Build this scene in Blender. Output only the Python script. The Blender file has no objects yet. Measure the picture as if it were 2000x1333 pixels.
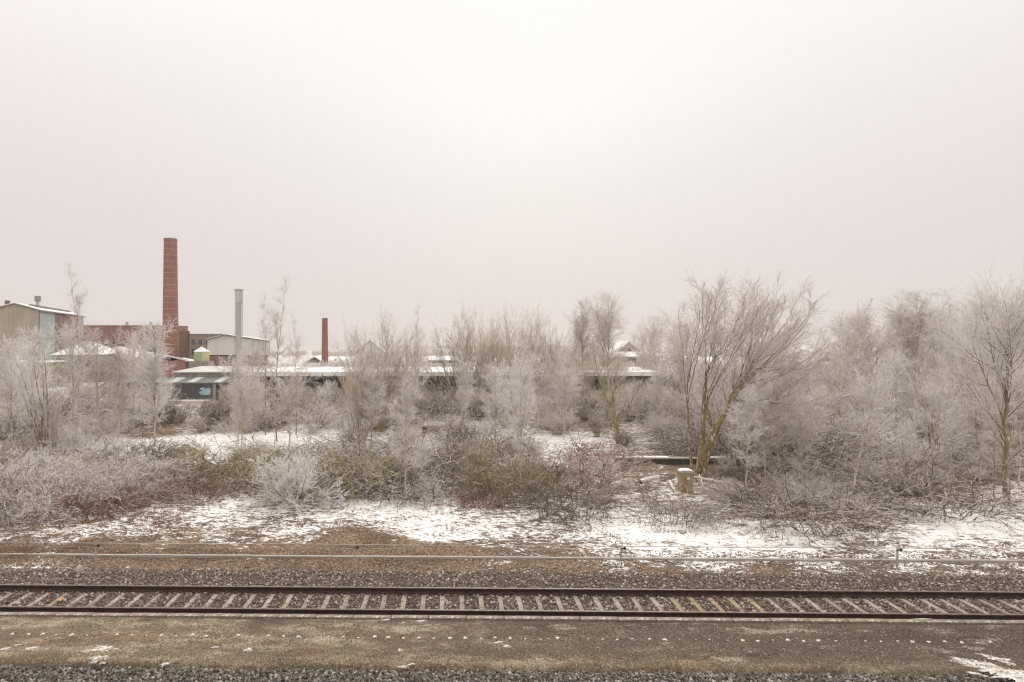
import bpy, math, random
import numpy as np
from mathutils import Vector, Matrix

DENOISE = True
sc = bpy.context.scene
C = sc.collection
PI = math.pi
# ------------------------------------------------------------------ camera
F, CX, CY, CAMH = 1165.0, 860.0, 655.0, 8.1        # focal length and principal point measured in the photograph
cam_d = bpy.data.cameras.new('camera'); cam = bpy.data.objects.new('camera', cam_d); C.objects.link(cam)
cam_d.sensor_width = 36.0; cam_d.lens = 36.0 * F / 2000.0
cam_d.shift_x = (1000 - CX) / 2000.0; cam_d.shift_y = (CY - 666.5) / 2000.0
cam_d.clip_start = 0.1; cam_d.clip_end = 5000
cam.location = (0, 0, CAMH); cam.rotation_euler = (PI / 2, 0, 0)
sc.camera = cam
# ------------------------------------------------------------------ sky and sun
SUN_EL, SUN_AZ = math.radians(24), math.radians(9)     # azimuth measured from +Y towards +X
sund = Vector((math.sin(SUN_AZ) * math.cos(SUN_EL), math.cos(SUN_AZ) * math.cos(SUN_EL), math.sin(SUN_EL)))
w = bpy.data.worlds.new('World'); sc.world = w; w.use_nodes = True
nt = w.node_tree; nt.nodes.clear(); N = nt.nodes.new; LK = nt.links.new
def wm(op, a, b=None, clamp=False):
    n = N('ShaderNodeMath'); n.operation = op; n.use_clamp = clamp
    for i, v in enumerate((a, b)):
        if v is None: continue
        if isinstance(v, (int, float)): n.inputs[i].default_value = v
        else: LK(v, n.inputs[i])
    return n.outputs[0]
def wmix(fac, a, b):
    n = N('ShaderNodeMix'); n.data_type = 'RGBA'
    LK(fac, n.inputs[0])
    for i, v in ((6, a), (7, b)):
        if isinstance(v, tuple): n.inputs[i].default_value = (*v, 1)
        else: LK(v, n.inputs[i])
    return n.outputs[2]
tc = N('ShaderNodeTexCoord')
dp = N('ShaderNodeVectorMath'); dp.operation = 'DOT_PRODUCT'; LK(tc.outputs['Generated'], dp.inputs[0]); dp.inputs[1].default_value = sund
sp = N('ShaderNodeSeparateXYZ'); LK(tc.outputs['Generated'], sp.inputs[0])
el = wm('MAXIMUM', sp.outputs[2], 0.0)
up = wm('POWER', el, 2.4)
skycol = wmix(up, (0.785, 0.715, 0.69), (2.50, 2.49, 2.41))
g1 = wm('POWER', wm('MAXIMUM', dp.outputs['Value'], 0.0), 9.0)
glow = wmix(wm('MULTIPLY', g1, wm('MULTIPLY', wm('MULTIPLY', el, 2.6, True), 0.85)), skycol, (1.0, 0.98, 0.95))
bg = N('ShaderNodeBackground'); LK(glow, bg.inputs[0]); bg.inputs[1].default_value = 1.0
sky = N('ShaderNodeTexSky'); sky.sky_type = 'NISHITA'; sky.sun_disc = False
sky.sun_elevation = SUN_EL; sky.sun_rotation = SUN_AZ; sky.air_density = 1.0; sky.dust_density = 1.0
bg2 = N('ShaderNodeBackground'); LK(sky.outputs[0], bg2.inputs[0]); bg2.inputs[1].default_value = 0.06
ms = N('ShaderNodeMixShader'); ms.inputs[0].default_value = 0.04; LK(bg.outputs[0], ms.inputs[1]); LK(bg2.outputs[0], ms.inputs[2])
wo = N('ShaderNodeOutputWorld'); LK(ms.outputs[0], wo.inputs[0])
sl = bpy.data.lights.new('sun', 'SUN'); sl.energy = 1.35; sl.angle = math.radians(22); sl.color = (1.0, 0.93, 0.84)
so = bpy.data.objects.new('sun', sl); C.objects.link(so); so.rotation_euler = (-sund).to_track_quat('-Z', 'Y').to_euler()
sc.view_settings.view_transform = 'Standard'; sc.view_settings.look = 'None'
sc.view_settings.exposure = 0.0; sc.view_settings.gamma = 1.0; sc.view_settings.use_curve_mapping = False
sc.cycles.max_bounces = 6; sc.cycles.diffuse_bounces = 3; sc.cycles.volume_bounces = 0; sc.cycles.sample_clamp_indirect = 2.0; sc.cycles.sample_clamp_direct = 6.0
sc.cycles.transparent_max_bounces = 4
sc.cycles.use_denoising = DENOISE; sc.cycles.denoiser = 'OPENIMAGEDENOISE'; sc.cycles.denoising_input_passes = 'RGB_ALBEDO_NORMAL'; sc.cycles.denoising_prefilter = 'ACCURATE'
sc.cycles.pixel_filter_type = 'BLACKMAN_HARRIS'; sc.cycles.filter_width = 1.25

# ------------------------------------------------------------------ placing helpers
def W(px, py, Z): return Vector(((px - CX) / F * Z, Z, CAMH - (py - CY) / F * Z))
def WX(px, Z): return (px - CX) / F * Z
def WZ(py, Z): return CAMH - (py - CY) / F * Z
def GZ(py, z=0.0): return F * (CAMH - z) / (py - CY)
RA = -0.0172                                        # the railway runs a degree off the picture plane
def U2Y(u, x): return u + RA * x                    # u: distance of a line parallel to the rails at x = 0
rng = np.random.default_rng(7)
random.seed(7)

def vnoise(x, y, s, seed):
    r = np.random.default_rng(seed); T = r.random((256, 256))
    x = np.asarray(x) / s; y = np.asarray(y) / s
    i = np.floor(x).astype(int); j = np.floor(y).astype(int); fx = x - i; fy = y - j
    fx = fx * fx * (3 - 2 * fx); fy = fy * fy * (3 - 2 * fy)
    g = lambda a, b: T[a % 256, b % 256]
    return (g(i, j) * (1 - fx) + g(i + 1, j) * fx) * (1 - fy) + (g(i, j + 1) * (1 - fx) + g(i + 1, j + 1) * fx) * fy
def fbm(x, y, s, seed, o=4):
    v = 0; a = 0.5; t = 0
    for k in range(o):
        v = v + a * vnoise(x, y, s / 2 ** k, seed + k); t += a; a *= .5
    return v / t

# ------------------------------------------------------------------ materials
def newmat(name, rough=0.85, spec=0.3):
    m = bpy.data.materials.new(name); m.use_nodes = True
    b = m.node_tree.nodes['Principled BSDF']; b.inputs['Roughness'].default_value = rough
    b.inputs['Specular IOR Level'].default_value = spec
    return m, m.node_tree, b
def nmix(t, fac, a, b, mode='MIX'):
    n = t.nodes.new('ShaderNodeMix'); n.data_type = 'RGBA'; n.blend_type = mode
    for i, v in ((0, fac), (6, a), (7, b)):
        if isinstance(v, tuple): n.inputs[i].default_value = (*v, 1)
        elif isinstance(v, (int, float)): n.inputs[i].default_value = v
        else: t.links.new(v, n.inputs[i])
    return n.outputs[2]
def nmath(t, op, a, b=None, clamp=False):
    n = t.nodes.new('ShaderNodeMath'); n.operation = op; n.use_clamp = clamp
    for i, v in enumerate((a, b)):
        if v is None: continue
        if isinstance(v, (int, float)): n.inputs[i].default_value = v
        else: t.links.new(v, n.inputs[i])
    return n.outputs[0]
def ncoord(t, scale=(1, 1, 1), kind='Object'):
    c = t.nodes.new('ShaderNodeTexCoord'); mp = t.nodes.new('ShaderNodeMapping'); mp.inputs['Scale'].default_value = scale
    t.links.new(c.outputs[kind], mp.inputs[0]); return mp.outputs[0]
def nnoise(t, vec, scale, detail=4, rough=0.55):
    n = t.nodes.new('ShaderNodeTexNoise'); n.inputs['Scale'].default_value = scale; n.inputs['Detail'].default_value = detail
    n.inputs['Roughness'].default_value = rough; t.links.new(vec, n.inputs['Vector']); return n.outputs[0]
def nstep(t, v, lo, hi):
    n = t.nodes.new('ShaderNodeMapRange'); n.interpolation_type = 'SMOOTHSTEP'; n.inputs[1].default_value = lo; n.inputs[2].default_value = hi
    t.links.new(v, n.inputs[0]); return n.outputs[0]
def nbump(t, b, h, strength=0.4, dist=0.02):
    n = t.nodes.new('ShaderNodeBump'); n.inputs['Strength'].default_value = strength; n.inputs['Distance'].default_value = dist
    t.links.new(h, n.inputs['Height']); t.links.new(n.outputs[0], b.inputs['Normal'])
def mottled(name, a, b, scale=3.0, lo=.35, hi=.65, rough=.85, stretch=(1, 1, 1), c=None, cscale=20, bump=0.0, spec=.25):
    m, t, bs = newmat(name, rough, spec); v = ncoord(t, stretch)
    n = nnoise(t, v, scale, 5); col = nmix(t, nstep(t, n, lo, hi), a, b)
    if c is not None:
        n2 = nnoise(t, v, cscale, 3); col = nmix(t, nstep(t, n2, .52, .68), col, c)
    t.links.new(col, bs.inputs['Base Color'])
    if bump: nbump(t, bs, nnoise(t, v, cscale, 4), bump)
    return m
def brickmat(name, c1, c2, mortar, cyl=None, bw=0.25, bh=0.075, soot=(.16, .11, .095)):
    m, t, b = newmat(name, .9, .2)
    c = t.nodes.new('ShaderNodeTexCoord'); s = t.nodes.new('ShaderNodeSeparateXYZ'); t.links.new(c.outputs['Object'], s.inputs[0])
    if cyl: u = nmath(t, 'MULTIPLY', nmath(t, 'ARCTAN2', s.outputs[0], s.outputs[1]), cyl)
    else: u = nmath(t, 'ADD', s.outputs[0], s.outputs[1])
    cb = t.nodes.new('ShaderNodeCombineXYZ'); t.links.new(u, cb.inputs[0]); t.links.new(s.outputs[2], cb.inputs[1])
    br = t.nodes.new('ShaderNodeTexBrick'); t.links.new(cb.outputs[0], br.inputs[0])
    br.inputs['Color1'].default_value = (*c1, 1); br.inputs['Color2'].default_value = (*c2, 1); br.inputs['Mortar'].default_value = (*mortar, 1)
    br.inputs['Scale'].default_value = 1.0; br.inputs['Brick Width'].default_value = bw; br.inputs['Row Height'].default_value = bh; br.inputs['Mortar Size'].default_value = .008
    n = nnoise(t, ncoord(t, (1, 1, .45)), .5, 6, .65); n2 = nnoise(t, ncoord(t), 2.2, 4)
    col = nmix(t, nmath(t, 'MULTIPLY', nstep(t, n, .45, .72), .55), br.outputs[0], soot)
    col = nmix(t, nmath(t, 'MULTIPLY', nstep(t, n2, .55, .75), .35), col, tuple(min(1, x * 1.5 + .03) for x in c1))
    t.links.new(col, b.inputs['Base Color']); return m
def cladmat(name, a, b_, pitch=0.3):
    """painted metal sheet: faint vertical runs of weathering"""
    m, t, b = newmat(name, .6, .3)
    n = nnoise(t, ncoord(t, (3.2, 3.2, .12)), 1.0, 4); n2 = nnoise(t, ncoord(t), .35, 4)
    col = nmix(t, nstep(t, n, .35, .68), a, b_)
    col = nmix(t, nmath(t, 'MULTIPLY', nstep(t, n2, .4, .7), .35), col, tuple(x * .75 for x in a))
    t.links.new(col, b.inputs['Base Color']); return m
def twigmat(name, bark, frost, amount, rnd=.14, scale=1.3, rough=.9):
    m, t, b = newmat(name, rough, .15)
    n = nnoise(t, ncoord(t), scale, 3); n2 = nnoise(t, ncoord(t), 14.0, 2)
    oi = t.nodes.new('ShaderNodeObjectInfo')
    v = nmath(t, 'ADD', nmath(t, 'ADD', nmath(t, 'MULTIPLY', n, .9), nmath(t, 'MULTIPLY', n2, .8)), nmath(t, 'MULTIPLY', nmath(t, 'SUBTRACT', oi.outputs['Random'], .5), rnd * 2))
    v = nmath(t, 'ADD', v, amount - .85 - .5)
    f = nstep(t, v, -.17, .17)
    t.links.new(nmix(t, f, bark, frost), b.inputs['Base Color']); return m

M = {}
FROST = (.80, .745, .705)
M['twig_white'] = twigmat('twig_white', (.27, .205, .13), FROST, .72, scale=.9)
M['twig_grey'] = twigmat('twig_grey', (.18, .135, .08), (.80, .745, .695), .62, scale=.9)
M['twig_tan'] = twigmat('twig_tan', (.21, .16, .08), (.76, .68, .57), .58, scale=.9)
M['twig_olive'] = twigmat('twig_olive', (.17, .132, .068), (.72, .64, .50), .48, scale=.9)
M['twig_brown'] = twigmat('twig_brown', (.115, .08, .05), (.72, .645, .57), .46, scale=.9)
M['twig_red'] = twigmat('twig_red', (.15, .105, .07), (.70, .62, .55), .58, scale=.9)
M['bark_olive'] = mottled('bark_olive', (.165, .118, .052), (.27, .20, .10), 4, stretch=(1, 1, .4), c=(.62, .55, .46), cscale=9)
M['bark_dark'] = mottled('bark_dark', (.10, .07, .045), (.19, .145, .10), 4, stretch=(1, 1, .4), c=(.45, .40, .37), cscale=9)
M['bark_brown'] = mottled('bark_brown', (.20, .145, .085), (.30, .23, .15), 4, stretch=(1, 1, .4), c=(.60, .54, .47), cscale=9)
M['bark_birch'] = mottled('bark_birch', (.62, .54, .46), (.46, .38, .29), 3, stretch=(1, 1, .5), c=(.16, .12, .09), cscale=7)
M['bark_green'] = mottled('bark_green', (.26, .23, .08), (.38, .30, .17), 4, stretch=(1, 1, .4), c=(.55, .48, .36), cscale=9)
M['twig_white'] = twigmat('twig_white', (.33, .26, .21), FROST, .80)
M['twig_grey'] = twigmat('twig_grey', (.24, .185, .14), (.72, .64, .595), .72)
M['twig_tan'] = twigmat('twig_tan', (.235, .19, .115), (.66, .575, .49), .62)
M['twig_olive'] = twigmat('twig_olive', (.17, .135, .065), (.55, .47, .35), .46)
M['twig_brown'] = twigmat('twig_brown', (.135, .095, .068), (.58, .50, .45), .52)
M['twig_red'] = twigmat('twig_red', (.20, .10, .065), (.55, .44, .38), .42)
M['snow'] = mottled('snow', (.86, .84, .82), (.80, .78, .76), 6, bump=.25, cscale=30, rough=.7)
M['snow_patchy'] = mottled('snow_patchy', (.78, .75, .72), (.46, .40, .34), 7, lo=.40, hi=.60, bump=.3, c=(.30, .23, .165), cscale=15)
M['snow_roof'] = mottled('snow_roof', (.83, .805, .79), (.58, .55, .53), .9, lo=.48, hi=.70, rough=.75)
M['rail'] = mottled('rail', (.032, .015, .010), (.058, .027, .018), 6, rough=.7, c=(.03, .018, .014), cscale=25)
M['rail_top'] = mottled('rail_top', (.13, .09, .075), (.20, .15, .13), 6, rough=.5)
M['concrete'] = mottled('concrete', (.44, .385, .325), (.33, .28, .235), 5, c=(.24, .19, .15), cscale=18, bump=.2)
M['concrete_light'] = mottled('concrete_light', (.40, .355, .31), (.31, .27, .23), 2.5, c=(.36, .31, .27), cscale=14, bump=.2)
M['sleeper'] = mottled('sleeper', (.40, .345, .29), (.30, .245, .20), 2.5, c=(.22, .165, .125), cscale=14, bump=.2)
_t = M['sleeper'].node_tree; _b = _t.nodes['Principled BSDF']; _l = _b.inputs['Base Color'].links[0].from_socket
_oi = _t.nodes.new('ShaderNodeObjectInfo'); _t.links.new(nmix(_t, nmath(_t, 'MULTIPLY', _oi.outputs['Random'], .6), _l, (.19, .145, .11)), _b.inputs['Base Color'])
M['sleeper_rust'] = mottled('sleeper_rust', (.34, .26, .175), (.27, .195, .125), 2.5, c=(.2, .13, .08), cscale=14, bump=.2)
M['kerb'] = mottled('kerb', (.27, .22, .175), (.17, .13, .10), 2.2, lo=.3, hi=.7, c=(.5, .45, .4), cscale=10, bump=.3)
M['galv'] = mottled('galv', (.30, .28, .26), (.42, .40, .38), 6, rough=.6)
M['wire'] = mottled('wire', (.46, .42, .385), (.36, .32, .29), 1.5, rough=.7)
M['dark_metal'] = mottled('dark_metal', (.04, .038, .036), (.07, .062, .056), 6, rough=.6)

# ------------------------------------------------------------------ mesh helpers
def mesh_np(name, V, faces):
    """V (n,3); faces: list of int arrays (m,k)"""
    me = bpy.data.meshes.new(name); V = np.ascontiguousarray(V, dtype=np.float32)
    me.vertices.add(len(V)); me.vertices.foreach_set('co', V.ravel())
    loops = np.concatenate([f.ravel() for f in faces]).astype(np.int32)
    tot = np.concatenate([np.full(len(f), f.shape[1], dtype=np.int32) for f in faces])
    st = np.concatenate([[0], np.cumsum(tot)[:-1]]).astype(np.int32)
    me.loops.add(len(loops)); me.loops.foreach_set('vertex_index', loops)
    me.polygons.add(len(tot)); me.polygons.foreach_set('loop_start', st)
    try: me.polygons.foreach_set('loop_total', tot)
    except Exception: pass
    me.update(calc_edges=True); return me
def tubes(P, R, sides=3, tip=False):
    Nn, K = P.shape[:2]
    T = np.gradient(P, axis=1); T /= np.linalg.norm(T, axis=2, keepdims=True) + 1e-9
    mean = T.mean(1); ref = np.where(np.abs(mean[:, 2:3]) > .75, np.array([[1., 0, 0]]), np.array([[0, 0, 1.]]))[:, None, :]
    A = np.cross(T, np.broadcast_to(ref, T.shape)); A /= np.linalg.norm(A, axis=2, keepdims=True) + 1e-9
    B = np.cross(T, A)
    a = np.arange(sides) * 2 * PI / sides
    ring = P[:, :, None, :] + R[:, :, None, None] * (np.cos(a)[None, None, :, None] * A[:, :, None, :] + np.sin(a)[None, None, :, None] * B[:, :, None, :])
    Kr = K - 1 if tip else K
    ring = ring[:, :Kr]
    per = Kr * sides + (1 if tip else 0)
    if tip: V = np.concatenate([ring.reshape(Nn, -1, 3), P[:, -1:, :]], axis=1)
    else: V = ring.reshape(Nn, -1, 3)
    k = np.arange(Kr - 1)[:, None]; s = np.arange(sides)[None, :]; s2 = (s + 1) % sides
    faces = []
    off = (np.arange(Nn) * per)[:, None, None]
    if Kr > 1:
        q = np.stack([k * sides + s, k * sides + s2, (k + 1) * sides + s2, (k + 1) * sides + s], -1).reshape(1, -1, 4)
        faces.append((q + off).reshape(-1, 4))
    if tip:
        b = (Kr - 1) * sides; s = np.arange(sides)
        tq = np.stack([b + s, b + (s + 1) % sides, np.full(sides, Kr * sides)], -1)[None]
        faces.append((tq + off).reshape(-1, 3))
    return V.reshape(-1, 3), faces
def merge(parts):
    Vs, Fs, o = [], [], 0
    for V, fs in parts:
        Vs.append(V)
        for f in fs: Fs.append(f + o)
        o += len(V)
    return np.concatenate(Vs), Fs
def addobj(name, me, mat=None, parent=None, smooth=False):
    o = bpy.data.objects.new(name, me); C.objects.link(o)
    if mat is not None and not me.materials: me.materials.append(mat)
    if parent is not None: o.parent = parent
    if smooth: me.polygons.foreach_set('use_smooth', np.ones(len(me.polygons), dtype=bool))
    return o
def tag(o, label=None, cat=None, group=None, kind=None):
    if label: o['label'] = label
    if cat: o['category'] = cat
    if group: o['group'] = group
    if kind: o['kind'] = kind
    return o
def thing(name, label, cat, loc=(0, 0, 0), rz=0.0, group=None):
    o = bpy.data.objects.new(name, None); C.objects.link(o); o.location = loc; o.rotation_euler = (0, 0, rz); o.empty_display_size = .3
    return tag(o, label, cat, group)
def copy_thing(src, label, loc, rz, scale, group=None, mats=None):
    c = src.copy(); C.objects.link(c); c.location = loc; c.rotation_euler = (0, 0, rz); c.scale = scale
    c['label'] = label
    if group: c['group'] = group
    elif 'group' in c: del c['group']
    for ch in src.children:
        d = ch.copy(); C.objects.link(d); d.parent = c
    return c
class MB:
    def __init__(s): s.v = []; s.f = []
    def poly(s, pts, faces):
        o = len(s.v); s.v += [tuple(p) for p in pts]; s.f += [tuple(i + o for i in f) for f in faces]; return s
    def box(s, c, d, rz=0, ry=0, taper=1.0):
        x, y, z = d[0] / 2, d[1] / 2, d[2] / 2
        R = Matrix.Rotation(rz, 3, 'Z') @ Matrix.Rotation(ry, 3, 'Y')
        pts = []
        for k in (-1, 1):
            tp = taper if k > 0 else 1
            for a, b in ((-1, -1), (1, -1), (1, 1), (-1, 1)): pts.append(Vector(c) + R @ Vector((a * x * tp, b * y * tp, k * z)))
        return s.poly(pts, [(3, 2, 1, 0), (4, 5, 6, 7), (0, 1, 5, 4), (1, 2, 6, 5), (2, 3, 7, 6), (3, 0, 4, 7)])
    def box2(s, a, b):
        return s.box([(a[i] + b[i]) / 2 for i in range(3)], [abs(b[i] - a[i]) for i in range(3)])
    def prism(s, prof, y0, y1, axis='y'):
        """profile in x,z (counter-clockwise seen from -y) swept along y"""
        n = len(prof); pts = [(p[0], y0, p[1]) for p in prof] + [(p[0], y1, p[1]) for p in prof]
        if axis == 'x': pts = [(y0, p[0], p[1]) for p in prof] + [(y1, p[0], p[1]) for p in prof]
        fs = [tuple(range(n)), tuple(range(2 * n - 1, n - 1, -1))] + [((i + 1) % n, i, i + n, (i + 1) % n + n) for i in range(n)]
        if axis == 'x': fs = [f[::-1] for f in fs]
        return s.poly(pts, fs)
    def lathe(s, prof, n=24, c=(0, 0, 0)):
        pts = [(c[0] + r * math.cos(2 * PI * k / n), c[1] + r * math.sin(2 * PI * k / n), c[2] + z) for r, z in prof for k in range(n)]
        fs = [(i * n + k, i * n + (k + 1) % n, (i + 1) * n + (k + 1) % n, (i + 1) * n + k) for i in range(len(prof) - 1) for k in range(n)]
        fs.append(tuple(range((len(prof) - 1) * n, len(prof) * n))); fs.append(tuple(range(n - 1, -1, -1)))
        return s.poly(pts, fs)
    def mesh(s, name):
        me = bpy.data.meshes.new(name); me.from_pydata(s.v, [], s.f); me.update(); return me
    def build(s, name, mat, parent=None, bevel=0, smooth=False):
        o = addobj(name, s.mesh(name), mat, parent, smooth)
        if bevel:
            b = o.modifiers.new('bevel', 'BEVEL'); b.width = bevel; b.segments = 2; b.limit_method = 'ANGLE'
        return o

# ------------------------------------------------------------------ ground
SNOW_PTS = [  # (px, py, cover) where the photograph shows snow lying, thinned far off to paint in the haze
    (0, 1040, .50), (120, 1040, .62), (250, 1030, .62), (330, 1005, .6), (440, 1000, .75), (440, 1050, .55), (520, 1020, .58), (600, 1010, .66), (580, 1040, .70), (700, 1055, .12), (640, 1060, .25), (730, 1000, .80),
    (800, 1010, .88), (760, 965, .7), (880, 950, .75), (860, 1040, .85), (960, 1045, .72), (1000, 1010, .66), (1020, 1060, .42), (1080, 1030, .6), (1100, 900, .72), (1120, 945, .66),
    (1200, 1030, .86), (1250, 1045, .92), (1350, 1045, .95), (1300, 1070, .75), (1450, 1060, .85), (1500, 1035, .85), (1560, 1040, .95), (1600, 1060, .7), (1700, 1060, .55), (1720, 1030, .5), (1750, 1040, .75), (1800, 1050, .85), (1870, 1030, .92), (1950, 1020, .92), (1950, 1060, .72), (1850, 1075, .6), (1400, 985, .6), (1500, 1000, .5), (1600, 1010, .35), (1800, 985, .6), (1980, 965, .7),
    (0, 1075, .06), (200, 1072, .06), (400, 1072, .08), (600, 1078, .10), (800, 1078, .15), (900, 1075, .2), (1000, 1083, .38), (1200, 1080, .58), (1400, 1082, .72), (1500, 1080, .75), (1600, 1078, .7), (1700, 1085, .55), (1990, 1085, .6),
    (50, 1108, .55), (120, 1112, .55), (250, 1108, .30), (400, 1108, .28), (300, 1095, .10), (600, 1110, .24), (700, 1095, .12), (860, 1112, .32), (1000, 1110, .30), (1100, 1095, .2), (1300, 1112, .34), (1500, 1100, .34), (1500, 1118, .42), (1700, 1105, .46), (1700, 1125, .38), (1900, 1105, .52), (1990, 1125, .55), (1850, 1128, .42),
    (0, 1140, .03), (500, 1140, .05), (900, 1145, .08), (1400, 1145, .12), (1990, 1150, .25),
    (0, 960, .25), (150, 960, .12), (300, 950, .2), (100, 900, .15), (400, 945, .6), (520, 930, .55), (650, 960, .6), (650, 915, .45), (900, 900, .5), (960, 930, .4), (1250, 920, .45), (1350, 960, .6), (1500, 950, .15), (1700, 950, .15), (1880, 940, .15), (1450, 915, .1), (1600, 920, .1), (1750, 915, .1), (1380, 920, .2),
    (200, 862, .8), (330, 868, .95), (420, 862, .97), (520, 860, .97), (600, 862, .95), (700, 870, .7), (850, 870, .6), (1000, 860, .75), (1080, 870, .9), (1300, 870, .6), (1500, 860, .7), (1700, 850, .85), (1750, 840, .9), (1950, 850, .7), (100, 840, .6), (300, 840, .25), (500, 830, .2), (800, 830, .35), (1100, 820, .3), (1400, 820, .6), (1700, 800, .7),
    (0, 790, .6), (300, 790, .75), (600, 790, .2), (1000, 790, .25), (1400, 790, .6), (1900, 790, .6), (0, 740, .8), (600, 740, .7), (1400, 740, .8), (1990, 740, .8), (0, 700, .7), (1000, 700, .7), (1990, 700, .7), (0, 680, .42), (1000, 680, .42), (1990, 680, .42)]  # farthest cover lowered: haze fade put into the ground colour
SP = np.array(SNOW_PTS)
def snow_cover(X, Y):
    Yc = np.maximum(Y, 6.0); px = CX + F * X / Yc; py = CY + F * CAMH / Yc
    n = np.zeros_like(X); d = np.zeros_like(X)
    sx = SP[:, 0]; sy = SP[:, 1]
    for a, b, c in SNOW_PTS:
        ww = 1.0 / (((px - a) / 2.6) ** 2 + ((py - b)) ** 2 * 1.6 + 60) ** 1.7
        n += ww * c; d += ww
    cov = n / d * .90
    u = Y - RA * X
    return np.where(u < 16.9, .02, np.where((u > 16.9) & (u < 20.2), np.minimum(cov, .1), cov))
def height(X, Y):
    u = Y - RA * X
    h = np.interp(u, [-50, 12.6, 13.4, 14.2, 14.6, 16.7, 17.0, 20.2, 20.9, 21.6, 24, 28, 34, 60, 200], [-.25, -.25, -.05, .02, -.1, -.1, -.05, -.04, -.14, -.16, -.06, .06, .0, 0, 0])
    rough = np.interp(u, [20.3, 23, 30, 60, 300], [0, .05, .20, .35, .5])
    h = h + rough * (fbm(X, Y, 5.0, 11) - .5) * 2 + np.interp(u, [20.3, 22], [0, .05]) * (fbm(X, Y, .8, 31) - .5) * 2
    return h
xs = np.concatenate([-np.geomspace(460, 31, 24), np.arange(-30, 42, .16), np.geomspace(43, 460, 24)])
ys = np.concatenate([-np.geomspace(120, 8, 8), np.linspace(-5, 12, 6), np.arange(12.5, 21, .25), np.arange(21, 36, .13), np.geomspace(36.3, 60, 60), np.geomspace(61, 450, 60)])
GX, GY = np.meshgrid(xs, ys, indexing='ij'); GH = height(GX, GY)
nx, ny = GX.shape
V = np.stack([GX, GY, GH], -1).reshape(-1, 3)
ii = np.arange(nx - 1)[:, None] * ny + np.arange(ny - 1)[None, :]
Q = np.stack([ii, ii + ny, ii + ny + 1, ii + 1], -1).reshape(-1, 4)
gme = mesh_np('ground', V, [Q])
at = gme.attributes.new('snow', 'FLOAT', 'POINT'); at.data.foreach_set('value', snow_cover(GX, GY).ravel().astype(np.float32))
uu = GY - RA * GX
ball = np.interp(uu, [14.2, 14.6, 16.6, 16.9, 19.9, 20.9], [1, 0, 0, 1, 1, 0]); ball = np.where(uu < 14.2, 1, ball)
at = gme.attributes.new('ballast', 'FLOAT', 'POINT'); at.data.foreach_set('value', ball.ravel().astype(np.float32))
def ground_mat():
    m, t, b = newmat('ground_soil', .95, .1)
    v = ncoord(t); vs = ncoord(t, (.55, 1.0, 1.0))
    a = t.nodes.new('ShaderNodeAttribute'); a.attribute_name = 'snow'
    a2 = t.nodes.new('ShaderNodeAttribute'); a2.attribute_name = 'ballast'
    n1 = nnoise(t, vs, .9, 6); n2 = nnoise(t, v, 9.0, 5, .6); n3 = nnoise(t, v, 17.0, 4, .7)
    soil = nmix(t, nstep(t, n1, .36, .64), (.135, .088, .058), (.26, .18, .115))
    soil = nmix(t, nstep(t, n2, .5, .62), soil, (.075, .048, .034))
    soil = nmix(t, nstep(t, nnoise(t, vs, .42, 4), .54, .66), soil, (.235, .138, .088))
    soil = nmix(t, nmath(t, 'MULTIPLY', nstep(t, n3, .53, .62), .75), soil, (.40, .315, .235))
    soil = nmix(t, nmath(t, 'MULTIPLY', nstep(t, nnoise(t, v, 11.0, 4, .7), .50, .40), .8), soil, (.06, .038, .026))
    bal = nmix(t, nstep(t, n3, .42, .6), (.055, .038, .03), (.20, .155, .125))
    col = nmix(t, nmath(t, 'MULTIPLY', a2.outputs['Fac'], 1.0), soil, bal)
    s1 = nnoise(t, vs, 1.3, 5, .6); s2 = nnoise(t, vs, 4.5, 5, .65); s3 = nnoise(t, vs, 13.0, 4, .6)
    s = nmath(t, 'ADD', nmath(t, 'ADD', nmath(t, 'MULTIPLY', s1, .7), nmath(t, 'MULTIPLY', s2, 1.3)), nmath(t, 'MULTIPLY', s3, 1.25))
    s = nmath(t, 'ADD', s, nmath(t, 'MULTIPLY', nmath(t, 'SUBTRACT', a.outputs['Fac'], .5), .95))
    sf = nstep(t, s, 1.56, 1.77)
    col = nmix(t, sf, col, nmix(t, nstep(t, s2, .38, .62), (.70, .66, .63), (.84, .815, .79)))
    t.links.new(col, b.inputs['Base Color'])
    hh = nmath(t, 'ADD', nmath(t, 'MULTIPLY', n2, .6), nmath(t, 'ADD', nmath(t, 'MULTIPLY', sf, .5), nmath(t, 'MULTIPLY', n3, .25)))
    nbump(t, b, hh, .7, .05); return m
tag(addobj('ground', gme, ground_mat(), smooth=True), kind='structure')

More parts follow.
